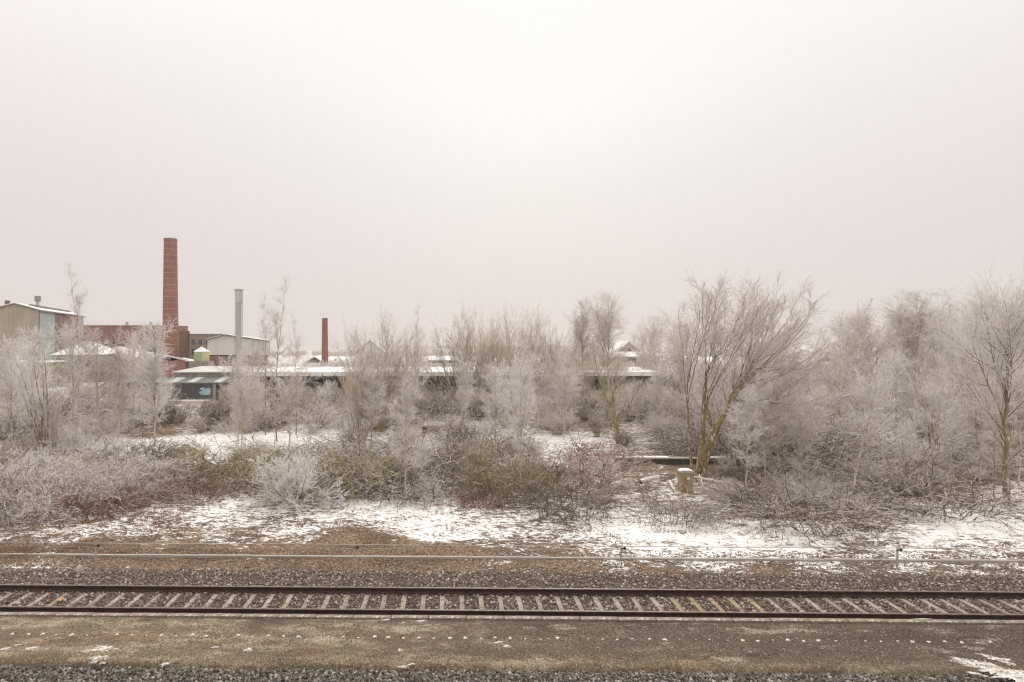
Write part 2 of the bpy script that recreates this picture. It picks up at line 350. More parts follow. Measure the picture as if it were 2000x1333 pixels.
# ------------------------------------------------------------------ platform in front of the track
def platform_mat():
    m, t, b = newmat('platform_turf', .95, .1)
    v = ncoord(t); vs = ncoord(t, (.5, 1.3, 1))
    big = nnoise(t, vs, .55, 4); mid = nnoise(t, vs, 2.6, 6, .62); fine = nnoise(t, v, 34, 4, .7); fl = nnoise(t, v, 15, 2)
    sx = t.nodes.new('ShaderNodeSeparateXYZ'); t.links.new(v, sx.inputs[0])
    # gravel shows on the right half, turf on the left half and along the front edge
    side = nmath(t, 'ADD', nmath(t, 'MULTIPLY', sx.outputs[0], .032), .06)
    edge = nmath(t, 'MULTIPLY', nstep(t, nmath(t, 'ADD', sx.outputs[1], nmath(t, 'MULTIPLY', mid, .5)), 15.1, 14.62), -.45)
    back = nmath(t, 'MULTIPLY', nstep(t, sx.outputs[1], 16.1, 16.75), .16)
    g = nmath(t, 'ADD', nmath(t, 'ADD', nmath(t, 'ADD', nmath(t, 'ADD', nmath(t, 'MULTIPLY', big, 1.0), nmath(t, 'MULTIPLY', mid, .55)), side), edge), back)
    gf = nstep(t, g, .62, .98)
    turf = nmix(t, nstep(t, mid, .35, .66), (.31, .25, .19), (.21, .155, .11)); turf = nmix(t, nstep(t, fine, .47, .60), turf, (.42, .345, .235)); turf = nmix(t, nmath(t, 'MULTIPLY', nstep(t, nnoise(t, v, 13, 5, .75), .50, .41), .8), turf, (.085, .06, .04)); turf = nmix(t, nmath(t, 'MULTIPLY', nstep(t, nnoise(t, v, 9, 5, .75), .54, .64), .7), turf, (.50, .42, .30))
    red = nstep(t, nnoise(t, vs, 1.1, 5), .48, .66); turf = nmix(t, nmath(t, 'MULTIPLY', red, .7), turf, (.19, .11, .07))
    grav = nmix(t, nstep(t, mid, .35, .65), (.095, .066, .046), (.15, .108, .078)); grav = nmix(t, nstep(t, fine, .56, .68), grav, (.34, .275, .21))
    grav = nmix(t, nmath(t, 'MULTIPLY', nstep(t, nnoise(t, v, 14, 5, .75), .52, .62), .75), grav, (.27, .21, .155)); grav = nmix(t, nmath(t, 'MULTIPLY', nstep(t, nnoise(t, v, 19, 4, .75), .47, .38), .8), grav, (.035, .025, .02))
    grav = nmix(t, nstep(t, nnoise(t, vs, .9, 3), .52, .70), grav, (.070, .050, .038))
    col = nmix(t, gf, turf, grav)
    pt = nnoise(t, vs, 1.5, 6, .7); col = nmix(t, nmath(t, 'MULTIPLY', nstep(t, pt, .55, .43), .62), col, (.11, .08, .058)); col = nmix(t, nmath(t, 'MULTIPLY', nstep(t, pt, .56, .66), .6), col, (.43, .37, .29))
    col = nmix(t, nmath(t, 'MULTIPLY', nstep(t, nnoise(t, v, 24, 2), .55, .66), .6), col, (.10, .075, .055))
    col = nmix(t, nmath(t, 'MULTIPLY', nstep(t, fl, .66, .74), .55), col, (.66, .59, .51))
    t.links.new(col, b.inputs['Base Color']); nbump(t, b, nmath(t, 'ADD', fine, mid), .8, .03); return m
PZ = .13
def plat_front(x): return 14.42 + .16 * (fbm(x, x * 0, .9, 77) - .5) + .10 * (fbm(x, x * 0 + 9, .22, 78) - .5)
px_ = np.arange(-24, 30, .12); nrow = 14
f0 = plat_front(px_) + RA * px_; f1 = 16.70 + RA * px_
rows = []
rows.append(np.stack([px_, f0 - .06, px_ * 0 - .2], -1))
for k in range(nrow + 1):
    a = k / nrow; y = f0 + (f1 - f0) * a
    z = PZ * min(1, .75 + a * 4) + .035 * (fbm(px_, y, 1.2, 91) - .5) * (0.3 + (a < .95))
    rows.append(np.stack([px_, y, z], -1))
rows.append(np.stack([px_, f1 + .01, px_ * 0 - .3], -1))
PV = np.stack(rows, 1); a, b = PV.shape[:2]
ii = np.arange(a - 1)[:, None] * b + np.arange(b - 1)[None, :]
pme = mesh_np('platform', PV.reshape(-1, 3), [np.stack([ii, ii + b, ii + b + 1, ii + 1], -1).reshape(-1, 4)])
plat = tag(addobj('platform', pme, platform_mat(), smooth=True), kind='structure')
RAIL_ROT = math.atan(RA)
def railpt(x, u, z=0.0): return Vector((x, U2Y(u, x), z))
kb = None
for k in range(46):
    x = -21 + k * 1.06
    if kb is None:
        kb = MB().box((0, 0, -.13), (1.045, .17, .30)).build('kerb_stone', M['kerb'], plat, bevel=.012); o = kb
    else: o = kb.copy(); C.objects.link(o)
    o.location = railpt(x, 16.80, .155 + random.uniform(-.006, .006)); o.rotation_euler = (random.uniform(-.01, .01), 0, RAIL_ROT + random.uniform(-.004, .004))

# ------------------------------------------------------------------ railway track
track = thing('railway_track', 'single railway track with rusty rails and pale concrete sleepers in front of the snowy bank', 'railway track', railpt(0, 17.95), RAIL_ROT)
def rail_profile():
    r = [(-.0625, 0), (.0625, 0), (.0625, .012), (.022, .03), (.010, .045), (.010, .118), (.036, .130), (.036, .160), (.028, .170), (-.028, .170), (-.036, .160), (-.036, .130), (-.010, .118), (-.010, .045), (-.022, .03), (-.0625, .012)]
    return r
for s in (-1, 1):
    mb = MB(); mb.prism(rail_profile(), -26, 32, axis='x')
    o = mb.build('rail', M['rail'], track); o.location = (0, s * .7525, .012)
    o.data.materials.append(M['rail_top'])
    for p in o.data.polygons:
        if p.normal.z > .5 and p.center.z > .15: p.material_index = 1
sm = None; cm = None
for k in range(64):
    x = -17.0 + .588 * k
    if sm is None:
        mb = MB(); mb.prism([(-.085, -.18), (.085, -.18), (.068, .005), (-.068, .005)], -1.00, 1.22)
        sl_ = mb.build('sleeper', M['sleeper'], track); sm = sl_.data
        c = MB(); c.prism([(-.16, -.004), (.16, -.004), (.15, .026), (.118, .055), (.085, .055), (.064, .034), (.063, .0105), (-.063, .0105), (-.064, .034), (-.085, .055), (-.118, .055), (-.15, .026)], -.055, .055, axis='x')
        cm = c.mesh('rail_clip'); cm.materials.append(M['rail'])
    else:
        sl_ = bpy.data.objects.new('sleeper', sm); C.objects.link(sl_); sl_.parent = track
    sl_.location = (x + random.uniform(-.012, .012), random.uniform(-.02, .02), 0); sl_.rotation_euler = (0, 0, random.uniform(-.008, .008))
    if 7.0 < x < 9.6:
        sl_.material_slots[0].link = 'OBJECT'; sl_.material_slots[0].material = M['sleeper_rust']; sl_['label'] = 'rust-stained sleeper'
    for q in (-1, 1): co = bpy.data.objects.new('rail_clip', cm); C.objects.link(co); co.parent = sl_; co.location = (0, q * .7525, .002)

# ------------------------------------------------------------------ loose stones, leaves, grass (uncountable)
OCT = np.array([[1, 0, 0], [-1, 0, 0], [0, 1, 0], [0, -1, 0], [0, 0, 1], [0, 0, -1]], float)
OCTF = np.array([[0, 2, 4], [2, 1, 4], [1, 3, 4], [3, 0, 4], [2, 0, 5], [1, 2, 5], [3, 1, 5], [0, 3, 5]])
def stones(name, X, Y, Z, size, mats, sd=.35):
    n = len(X); r = rng
    sv = OCT[None] * (size * (1 + sd * r.standard_normal((n, 1, 1)).clip(-1.6, 2.2))) * (1 + .3 * r.standard_normal((n, 6, 1)).clip(-1.5, 1.5))
    q = r.standard_normal((n, 4)); q /= np.linalg.norm(q, axis=1, keepdims=True); a, b, c, d = q.T
    Rm = np.stack([1 - 2 * (c * c + d * d), 2 * (b * c - a * d), 2 * (b * d + a * c), 2 * (b * c + a * d), 1 - 2 * (b * b + d * d), 2 * (c * d - a * b), 2 * (b * d - a * c), 2 * (c * d + a * b), 1 - 2 * (b * b + c * c)], -1).reshape(n, 3, 3)
    V = np.einsum('nij,nkj->nki', Rm, sv) + np.stack([X, Y, Z], -1)[:, None]
    Fc = (OCTF[None] + (np.arange(n) * 6)[:, None, None]).reshape(-1, 3)
    me = mesh_np(name, V.reshape(-1, 3), [Fc])
    for m in mats: me.materials.append(m)
    me.polygons.foreach_set('material_index', np.repeat(r.choice(len(mats), n, p=[.42, .26, .18, .14][:len(mats)] if len(mats) == 4 else None), 8).astype(np.int32))
    me.update()
    o = addobj(name, me); return tag(o, kind='stuff')
ST = [mottled('stone_grey', (.17, .13, .105), (.24, .19, .155), 8), mottled('stone_dark', (.085, .062, .05), (.135, .102, .082), 8), mottled('stone_brown', (.14, .085, .056), (.19, .122, .085), 8), mottled('stone_frosted', (.52, .46, .415), (.40, .345, .305), 8)]
STD = [mottled('slag_grey', (.155, .13, .11), (.22, .19, .165), 8), mottled('slag_dark', (.065, .054, .047), (.11, .093, .08), 8), mottled('slag_brown', (.13, .095, .07), (.19, .145, .11), 8), mottled('slag_frosted', (.42, .375, .34), (.33, .295, .265), 8)]
def scatter(n, x0, x1, u0, u1):
    X = rng.uniform(x0, x1, n); U = rng.uniform(u0, u1, n); return X, U + RA * X, U
X, Y, U = scatter(17000, -18, 23, 17.16, 18.74); stones('track_ballast', X, Y, rng.uniform(-.05, -.012, len(X)), .036, ST)
X, Y, U = scatter(22000, -18, 23, 18.77, 20.7); stones('shoulder_ballast', X, Y, height(X, Y) + rng.uniform(0, .03, len(X)), .034, ST)
X, Y, U = scatter(3000, -18, 23, 16.9, 17.15); stones('platform_gap_ballast', X, Y, rng.uniform(-.05, -.01, len(X)), .034, ST)
X, Y, U = scatter(34000, -14, 18, 12.9, 14.42); keep = U < plat_front(X) + .06 * rng.standard_normal(len(X)); X, Y = X[keep], Y[keep]
stones('near_ballast', X, Y, np.maximum(height(X, Y), -.02) + rng.uniform(-.02, .05, len(X)), .034, STD)
X, Y, U = scatter(9000, -20, 26, 20.8, 22.8); stones('verge_gravel', X, Y, height(X, Y) + rng.uniform(0, .012, len(X)), .022, ST)
X, Y, U = scatter(20000, -14, 19, 14.6, 16.6); keep = rng.random(len(X)) < np.clip(.55 + X * .035 + .8 * (fbm(X, Y, .7, 55) - .5), .05, 1); X, Y, U = X[keep], Y[keep], U[keep]
stones('platform_gravel', X, Y, np.full(len(X), PZ + .006) + .035 * (fbm(X, Y, 1.2, 91) - .5), .013, ST)

def blades(X, Y, Z, L, wid, lean, seed):
    r = np.random.default_rng(seed); n = len(X)
    a = r.uniform(0, 2 * PI, n); tl = np.abs(r.normal(lean, .35, n)).clip(0, 1.45); l = L * r.uniform(.5, 1.4, n)
    d = np.stack([np.cos(a) * np.sin(tl), np.sin(a) * np.sin(tl), np.cos(tl)], -1)
    s = np.stack([-np.sin(a), np.cos(a), 0 * a], -1) * (wid * r.uniform(.6, 1.4, n))[:, None]
    P = np.stack([X, Y, Z], -1); mid = P + d * (l * .55)[:, None]; d2 = d.copy(); d2[:, 2] -= .6; tip = mid + d2 * (l * .5)[:, None]; tip[:, 2] = np.maximum(tip[:, 2], Z + .004)
    V = np.stack([P - s, P + s, mid + s * .7, mid - s * .7, tip], 1).reshape(-1, 3); o = np.arange(n)[:, None] * 5
    return V, [o + np.array([[0, 1, 2, 3]]), o + np.array([[3, 2, 4]])]
def grass(name, X, Y, Z, L, wid, lean, mat, seed):
    V, f = blades(X, Y, Z, L, wid, lean, seed); return tag(addobj(name, mesh_np(name, V, f), mat), kind='stuff')
def strawmat(name, a, b, c):
    m, t, bs = newmat(name, .95, .1); v = ncoord(t); n = nnoise(t, v, .9, 5); n2 = nnoise(t, v, 18, 2); n3 = nnoise(t, v, 9, 3)
    col = nmix(t, nstep(t, nmath(t, 'ADD', nmath(t, 'MULTIPLY', n, .5), nmath(t, 'MULTIPLY', n3, .5)), .42, .58), a, b); col = nmix(t, nstep(t, n2, .52, .62), col, c); t.links.new(col, bs.inputs['Base Color']); return m
M['straw'] = strawmat('straw', (.36, .285, .18), (.15, .10, .06), (.60, .52, .40))
M['dead_grass'] = strawmat('dead_grass', (.34, .235, .15), (.27, .17, .11), (.55, .47, .40))
M['leaf'] = strawmat('dead_leaf', (.27, .125, .07), (.20, .105, .07), (.42, .25, .15))
M['leaf_dark'] = strawmat('dark_leaf', (.15, .095, .07), (.11, .075, .055), (.26, .17, .12))
X, Y, U = scatter(52000, -14, 19, 14.25, 16.68); dens = np.clip(.45 - X * .035 - (U - 14.4) * .12 + (U < 14.75) * .5 + .9 * (fbm(X, Y, 1.5, 5) - .5), .03, 1); k = rng.random(len(X)) < dens; X, Y, U = X[k], Y[k], U[k]
k = U > plat_front(X) - .05; X, Y, U = X[k], Y[k], U[k]
grass('platform_grass', X, Y, np.full(len(X), PZ - .02), .075, .004, .9, M['straw'], 3)
X, Y, U = scatter(60000, -24, 34, 20.7, 31); cv = snow_cover(X, Y); k = rng.random(len(X)) < np.clip(1.0 - cv * 1.12 + 1.0 * (fbm(X, Y, 1.6, 8) - .5) + 1.4 * (fbm(X * .6, Y, .5, 18, 3) - .55), .10, 1); X, Y = X[k], Y[k]
grass('bank_grass', X, Y, height(X, Y) - .02, .13, .006, 1.05, M['dead_grass'], 4)
X, Y, U = scatter(9000, -14, 19, 14.2, 14.75); k = (U > plat_front(X) - .06) & (fbm(X, Y, .5, 15) > .44); X, Y = X[k], Y[k]
grass('edge_grass', X, Y, np.full(len(X), PZ - .03), .13, .005, .6, M['straw'], 13)
def leaves(name, X, Y, Z, size, mats, seed):
    r = np.random.default_rng(seed); n = len(X); a = r.uniform(0, 2 * PI, n); s = size * r.uniform(.5, 1.5, n); tl = r.normal(0, .45, n); t2 = r.normal(0, .4, n)
    e1 = np.stack([np.cos(a), np.sin(a), tl], -1) * s[:, None]; e2 = np.stack([-np.sin(a), np.cos(a), t2], -1) * (s * .6)[:, None]
    P = np.stack([X, Y, Z], -1); cu = np.zeros((n, 3)); cu[:, 2] = s * r.uniform(-.1, .5, n)
    V = np.stack([P - e1, P + e2 + cu, P + e1, P - e2 + cu], 1).reshape(-1, 3); o = np.arange(n)[:, None] * 4
    me = mesh_np(name, V, [o + np.array([[0, 1, 2]]), o + np.array([[0, 2, 3]])])
    for m in mats: me.materials.append(m)
    mi = r.integers(0, len(mats), n).astype(np.int32); me.polygons.foreach_set('material_index', np.concatenate([mi, mi])); me.update()
    return tag(addobj(name, me), kind='stuff')
X, Y, U = scatter(150000, -26, 38, 20.6, 33); cv = snow_cover(X, Y); cl = fbm(X * .55, Y, .55, 23, 3); big = fbm(X * .6, Y, 1.9, 21)
k = rng.random(len(X)) < np.clip((.50 - cv * .50) + 3.4 * (cl - .585) + 1.3 * (big - .54), .02, 1); X, Y = X[k], Y[k]
leaves('leaf_litter', X, Y, height(X, Y) + .012, .034, [M['leaf'], M['leaf_dark'], M['leaf_dark'], M['dead_grass']], 6)
X, Y, U = scatter(500, -17, 22, 17.0, 20.6); k = rng.random(len(X)) < np.clip(.5 - np.abs(U - 18.6) * .6, .08, 1); leaves('track_leaves', X[k], Y[k], np.full(k.sum(), .0), .05, [M['leaf']], 9)

# ------------------------------------------------------------------ plants: growth in steps, every step one batch of polylines
RIME = 1.6      # hoar frost thickens the fine twigs
def grow(r, P, R, n, t0, t1, ang, asd, length, K, up=0., jit=.1, fall=.5, rmax=.02, rend=.004, lvar=.25, ends=False):
    Np, Kp = P.shape[:2]; cap = .72
    if rmax <= .013:
        if rmax <= .0095: n = max(2, int(round(n * .68)))
        rmax *= RIME; rend *= RIME; cap = 1.15
    t = t0 + (t1 - t0) * ((np.arange(n)[None] + r.random((Np, n))) / n)
    if ends: t[:, -1] = .995
    x = t * (Kp - 1); i = np.minimum(x.astype(int), Kp - 2); f = (x - i)[..., None]; rows = np.arange(Np)[:, None]
    A = P[rows, i]; B = P[rows, i + 1]; pos = A + (B - A) * f; T = B - A; T /= np.linalg.norm(T, axis=2, keepdims=True) + 1e-9
    rr = R[rows, i] * (1 - f[..., 0]) + R[rows, i + 1] * f[..., 0]
    rnd = r.standard_normal(T.shape); side = rnd - (rnd * T).sum(2, keepdims=True) * T; side /= np.linalg.norm(side, axis=2, keepdims=True) + 1e-9
    an = r.normal(ang, asd, (Np, n, 1)); d = np.cos(an) * T + np.sin(an) * side
    L = np.asarray(length) * (1 - fall * t) * (1 + lvar * r.standard_normal((Np, n))).clip(.35, 1.9)
    M_ = Np * n; d = d.reshape(M_, 3); p = pos.reshape(M_, 3); L = L.reshape(M_, 1); out = [p]; st = L / (K - 1)
    for k in range(K - 1):
        out.append(out[-1] + d * st); d = d + np.array([0, 0, up]) / (K - 1) + jit * r.standard_normal(d.shape); d /= np.linalg.norm(d, axis=1, keepdims=True)
    P2 = np.stack(out, 1); r0 = np.minimum(rr.reshape(M_) * cap, rmax)
    R2 = r0[:, None] + (np.minimum(rend, r0) - r0)[:, None] * np.linspace(0, 1, K)[None]
    return P2, R2
def stem(r, pts, K, r0, r1, wob=.02):
    pts = np.asarray(pts, float); s = np.linspace(0, 1, len(pts)); q = np.linspace(0, 1, K)
    P = np.stack([np.interp(q, s, pts[:, k]) for k in range(3)], -1)
    for _ in range(2): P[1:-1] = .25 * P[:-2] + .5 * P[1:-1] + .25 * P[2:]
    L = np.linalg.norm(pts[-1] - pts[0]); P[1:-1] += r.standard_normal((K - 2, 3)) * wob * L / K * 2
    return P[None], np.linspace(r0, r1, K)[None]
MODEL = {}
def model(key, name, cat, wood, fine, wood_mat, fine_mat, pn=('trunk', 'crown')):
    root = bpy.data.objects.new(name, None); C.objects.link(root); root['category'] = cat; root['label'] = name; root.empty_display_size = .3
    V, f = merge([tubes(P, R, s) for P, R, s in wood]); addobj(pn[0], mesh_np(pn[0], V, f), M[wood_mat], root, True)
    V, f = merge([tubes(P, R, 3, True) for P, R in fine]); addobj(pn[1], mesh_np(pn[1], V, f), M[fine_mat], root)
    MODEL[key] = dict(root=root, used=False, name=name)
def birch(key, h, seed, spread=.26, droop=-.5, n1=40, n2=11, n3=8, fine='twig_white', wood='bark_birch', lean=0., low=.22, name='birch_tree', tl=.36, trunk_r=.0095, forks=2, tk=1.0):
    r = np.random.default_rng(seed)
    P0, R0 = stem(r, [(0, 0, -.15), (lean * h * .35, 0, h * .35), (lean * h * .75, 0, h * .7), (lean * h, 0, h)], 14, h * trunk_r, .006, .025)
    PL, RL = grow(r, P0, R0, forks, .28, .72, .36, .12, h * .62, 14, up=.45, jit=.06, fall=.55, rmax=h * .0065, rend=.006)
    P1, R1 = grow(r, P0, R0, n1, low, .98, .85, .28, h * spread, 7, up=.45, jit=.10, fall=.55, rmax=h * .0038, rend=.005, lvar=.4)
    Pb, Rb = grow(r, PL, RL, max(4, n1 // 3), .2, .98, .75, .28, h * spread * .75, 7, up=.35, jit=.10, fall=.5, rmax=h * .003, rend=.005, lvar=.4)
    P1 = np.concatenate([P1, Pb]); R1 = np.concatenate([R1, Rb])
    P2, R2 = grow(r, P1, R1, n2, .12, 1., .65, .25, h * spread * .36, 4, up=.1 + droop * .3, jit=.14, fall=.35, rmax=.011 * tk, rend=.0055 * tk, ends=True)
    P3, R3 = grow(r, P2, R2, n3, .1, 1., .65, .3, tl * h / 7, 3, up=droop, jit=.15, fall=.2, rmax=.0085 * tk, rend=.0045 * tk, ends=True)
    model(key, name, 'tree', [(P0, R0, 7), (PL, RL, 5), (P1, R1, 4)], [(P2, R2), (P3, R3)], wood, fine)
def fan(key, h, seed, ns=16, open_=.42, n2=14, n3=7, fine='twig_tan', wood='bark_green', name='hazel_bush', base=.25, cat='tree', up=.25, r0=.035, rod=.4, pn=('trunk', 'crown'), tl=.11):
    r = np.random.default_rng(seed); a = r.uniform(0, 2 * PI, ns); tilt = np.abs(r.normal(0, open_, ns)).clip(.03, 1.25); ln = h * r.uniform(.72, 1.08, ns) * (1 - .12 * tilt)
    d = np.stack([np.cos(a) * np.sin(tilt), np.sin(a) * np.sin(tilt), np.cos(tilt)], -1); p = np.stack([np.cos(a) * base * r.random(ns), np.sin(a) * base * r.random(ns), -.1 + 0 * a], -1); out = [p]; K = 9
    for k in range(K - 1):
        out.append(out[-1] + d * (ln / (K - 1))[:, None]); d = d + np.array([0, 0, up / K]) + .055 * r.standard_normal(d.shape); d /= np.linalg.norm(d, axis=1, keepdims=True)
    P0 = np.stack(out, 1); rad = r0 * r.uniform(.6, 1.15, ns); R0 = rad[:, None] * np.linspace(1, .16, K)[None]
    P2, R2 = grow(r, P0, R0, n2, .22, 1., .45, .14, h * rod, 5, up=.35, jit=.07, fall=.6, rmax=.012, rend=.0045, ends=True)
    P3, R3 = grow(r, P2, R2, n3, .1, 1., .5, .2, h * tl, 3, up=.25, jit=.12, fall=.3, rmax=.007, rend=.003, ends=True)
    P4, R4 = grow(r, P3, R3, 2, .2, .9, .7, .3, h * tl * .5, 2, fall=.2, rmax=.005, rend=.002)
    model(key, name, cat, [(P0, R0, 5)], [(P2, R2), (P3, R3), (P4, R4)], wood, fine, pn)
def globe(key, h, seed, ns=22, n2=8, n3=6, fine='twig_white', wood='bark_dark', name='frosted_shrub', open_=.75, n4=1):
    r = np.random.default_rng(seed); a = r.uniform(0, 2 * PI, ns); tilt = np.abs(r.normal(0, open_, ns)).clip(.05, 1.35); ln = h * r.uniform(.65, 1.05, ns)
    d = np.stack([np.cos(a) * np.sin(tilt), np.sin(a) * np.sin(tilt), np.cos(tilt)], -1); p = np.stack([np.cos(a) * .12 * h * r.random(ns), np.sin(a) * .12 * h * r.random(ns), -.08 + 0 * a], -1); out = [p]; K = 7
    for k in range(K - 1):
        out.append(out[-1] + d * (ln / (K - 1))[:, None]); d = d + .13 * r.standard_normal(d.shape) + np.array([0, 0, .02]); d /= np.linalg.norm(d, axis=1, keepdims=True)
    P0 = np.stack(out, 1); R0 = (.012 * h * r.uniform(.5, 1.1, ns))[:, None] * np.linspace(1, .25, K)[None]
    P2, R2 = grow(r, P0, R0, n2, .15, 1., .75, .25, h * .36, 4, up=.05, jit=.16, fall=.4, rmax=.012, rend=.006, ends=True)
    P3, R3 = grow(r, P2, R2, n3, .1, 1., .75, .3, h * .15, 3, jit=.2, fall=.3, rmax=.009, rend=.0045, ends=True)
    P4, R4 = grow(r, P3, R3, n4, .2, .95, .8, .3, h * .08, 2, fall=.2, rmax=.007, rend=.0035)
    model(key, name, 'shrub', [(P0, R0, 4)], [(P2, R2), (P3, R3), (P4, R4)], wood, fine, ('stems', 'twigs'))
def bramble(key, h, wid, seed, nc=150, n2=6, fine='twig_grey', wood='twig_brown', name='bramble_mound', n3=2):
    r = np.random.default_rng(seed); a = r.uniform(0, 2 * PI, nc); q = np.sqrt(r.random(nc)) * wid * .5
    p = np.stack([np.cos(a) * q, np.sin(a) * q, -.05 + 0 * a], -1); a2 = a + r.normal(0, 1.0, nc); tl = np.abs(r.normal(.45, .35, nc))
    d = np.stack([np.cos(a2) * np.sin(tl), np.sin(a2) * np.sin(tl), np.cos(tl)], -1); out = [p]; K = 8; ln = h * 1.9 * r.uniform(.55, 1.15, nc) * (1 - .35 * q / wid)
    for k in range(K - 1):
        out.append(out[-1] + d * (ln / (K - 1))[:, None]); d = d + np.array([0, 0, -.30]) + .12 * r.standard_normal(d.shape); d /= np.linalg.norm(d, axis=1, keepdims=True)
    P0 = np.stack(out, 1); P0[:, 1:, 2] = np.maximum(P0[:, 1:, 2], .02); R0 = (.012 * r.uniform(.6, 1.2, nc))[:, None] * np.linspace(1, .4, K)[None]
    P2, R2 = grow(r, P0, R0, n2, .15, 1., .8, .3, h * .34, 4, up=-.2, jit=.18, fall=.3, rmax=.0095, rend=.005, ends=True)
    P3, R3 = grow(r, P2, R2, n3, .2, .95, .8, .3, h * .16, 2, fall=.2, rmax=.0075, rend=.004)
    model(key, name, 'shrub', [(P0, R0, 3)], [(P2, R2), (P3, R3)], wood, fine, ('canes', 'twigs'))

birch('birch_a', 7, 1, spread=.28, n1=30, n2=9, n3=7); birch('birch_b', 8, 2, spread=.25, droop=-.9, n1=34, n2=9); birch('birch_c', 6, 3, spread=.34, droop=-.2, fine='twig_grey', n1=26, n2=9, n3=7, forks=3)
birch('birch_lean', 6, 4, spread=.28, lean=.24, low=.42, n1=26, n2=9, n3=7); birch('birch_tall', 11, 5, spread=.27, droop=-.6, n1=40, n2=10, n3=7, forks=3, tk=1.2, fine='twig_grey', low=.3)
birch('birch_thin', 9, 6, spread=.19, droop=.25, n1=26, n2=7, n3=5, trunk_r=.007, forks=1, fine='twig_grey', wood='bark_brown', low=.3)
birch('dark_tree', 7, 8, spread=.27, droop=.15, n1=26, n2=9, n3=7, forks=3, fine='twig_white', wood='bark_dark', low=.3, name='frosted_tree')
birch('broad_tree', 10, 9, spread=.40, droop=.1, n1=34, n2=11, n3=8, forks=4, fine='twig_white', wood='bark_brown', low=.16, name='broad_tree', trunk_r=.021)
fan('fan_a', 7, 21, ns=20, name='willow_bush'); fan('fan_b', 7.5, 22, ns=18, open_=.32, fine='twig_tan', name='willow_bush'); fan('fan_c', 6, 23, ns=13, open_=.36, fine='twig_grey', wood='bark_olive', name='willow_bush')
fan('multi', 6.9, 24, ns=7, open_=.17, up=.1, n2=13, n3=10, fine='twig_white', wood='bark_olive', name='multi_stem_tree', base=.35, r0=.075, rod=.38)
globe('globe_a', 2.2, 31); RIME = 1.0; globe('globe_lone', 2.2, 38, ns=28, n2=11, n3=9, n4=2); RIME = 1.7; globe('globe_b', 2.0, 32, ns=22, fine='twig_grey'); globe('globe_c', 2.4, 33, ns=24, fine='twig_brown', open_=.55); globe('globe_d', 2.2, 34, fine='twig_tan', wood='bark_green', open_=.6)
RIME = 1.5; fan('rods', 2.6, 35, ns=26, open_=.45, n2=8, n3=7, fine='twig_grey', wood='bark_dark', name='frosted_shrub', cat='shrub', base=.5, r0=.012, pn=('stems', 'twigs'), tl=.13)
fan('rods_olive', 2.6, 36, ns=24, open_=.5, n2=9, n3=7, fine='twig_tan', wood='bark_green', name='frosted_shrub', cat='shrub', base=.5, r0=.012, pn=('stems', 'twigs'), tl=.13)
bramble('br_grey', 1.1, 2.6, 41); bramble('br_olive', 1.2, 2.4, 42, fine='twig_olive', wood='bark_green'); bramble('br_brown', 1.0, 2.4, 43, fine='twig_brown', wood='bark_dark'); bramble('br_red', .8, 2.0, 44, fine='twig_red', wood='twig_red', nc=130)
HGT = dict(birch_a=7, birch_b=8, birch_c=6, birch_lean=6, birch_tall=11, birch_thin=9, dark_tree=7, broad_tree=10, fan_a=7, fan_b=7.5, fan_c=6, multi=6.9, globe_a=2.2, globe_lone=2.2, globe_b=2.0, globe_c=2.4, globe_d=2.2, rods=2.6, rods_olive=2.6, br_grey=1.1, br_olive=1.2, br_brown=1.0, br_red=.8)
LASTPUT = [None]
def put(*a, **k):
    LASTPUT[0] = put_(*a, **k); return LASTPUT[0]
def put_(key, px, py, top, label, wid=1.0, rz=None, Z=None, group=None):
    md = MODEL[key]; Z = Z or GZ(py)
    x = WX(px, Z); gz = float(height(np.array([x]), np.array([Z]))[0]); hgt = max(.3, WZ(top, Z) - gz)
    s = hgt / HGT[key] * .97; rz = random.uniform(0, 2 * PI) if rz is None else rz
    if not md['used']:
        md['used'] = True; o = md['root']; o.location = (x, Z, gz); o.rotation_euler = (0, 0, rz); o.scale = (s * wid, s * wid, s); o['label'] = label
        if group: o['group'] = group
        return o
    return copy_thing(md['root'], label, (x, Z, gz), rz, (s * wid, s * wid, s), group)
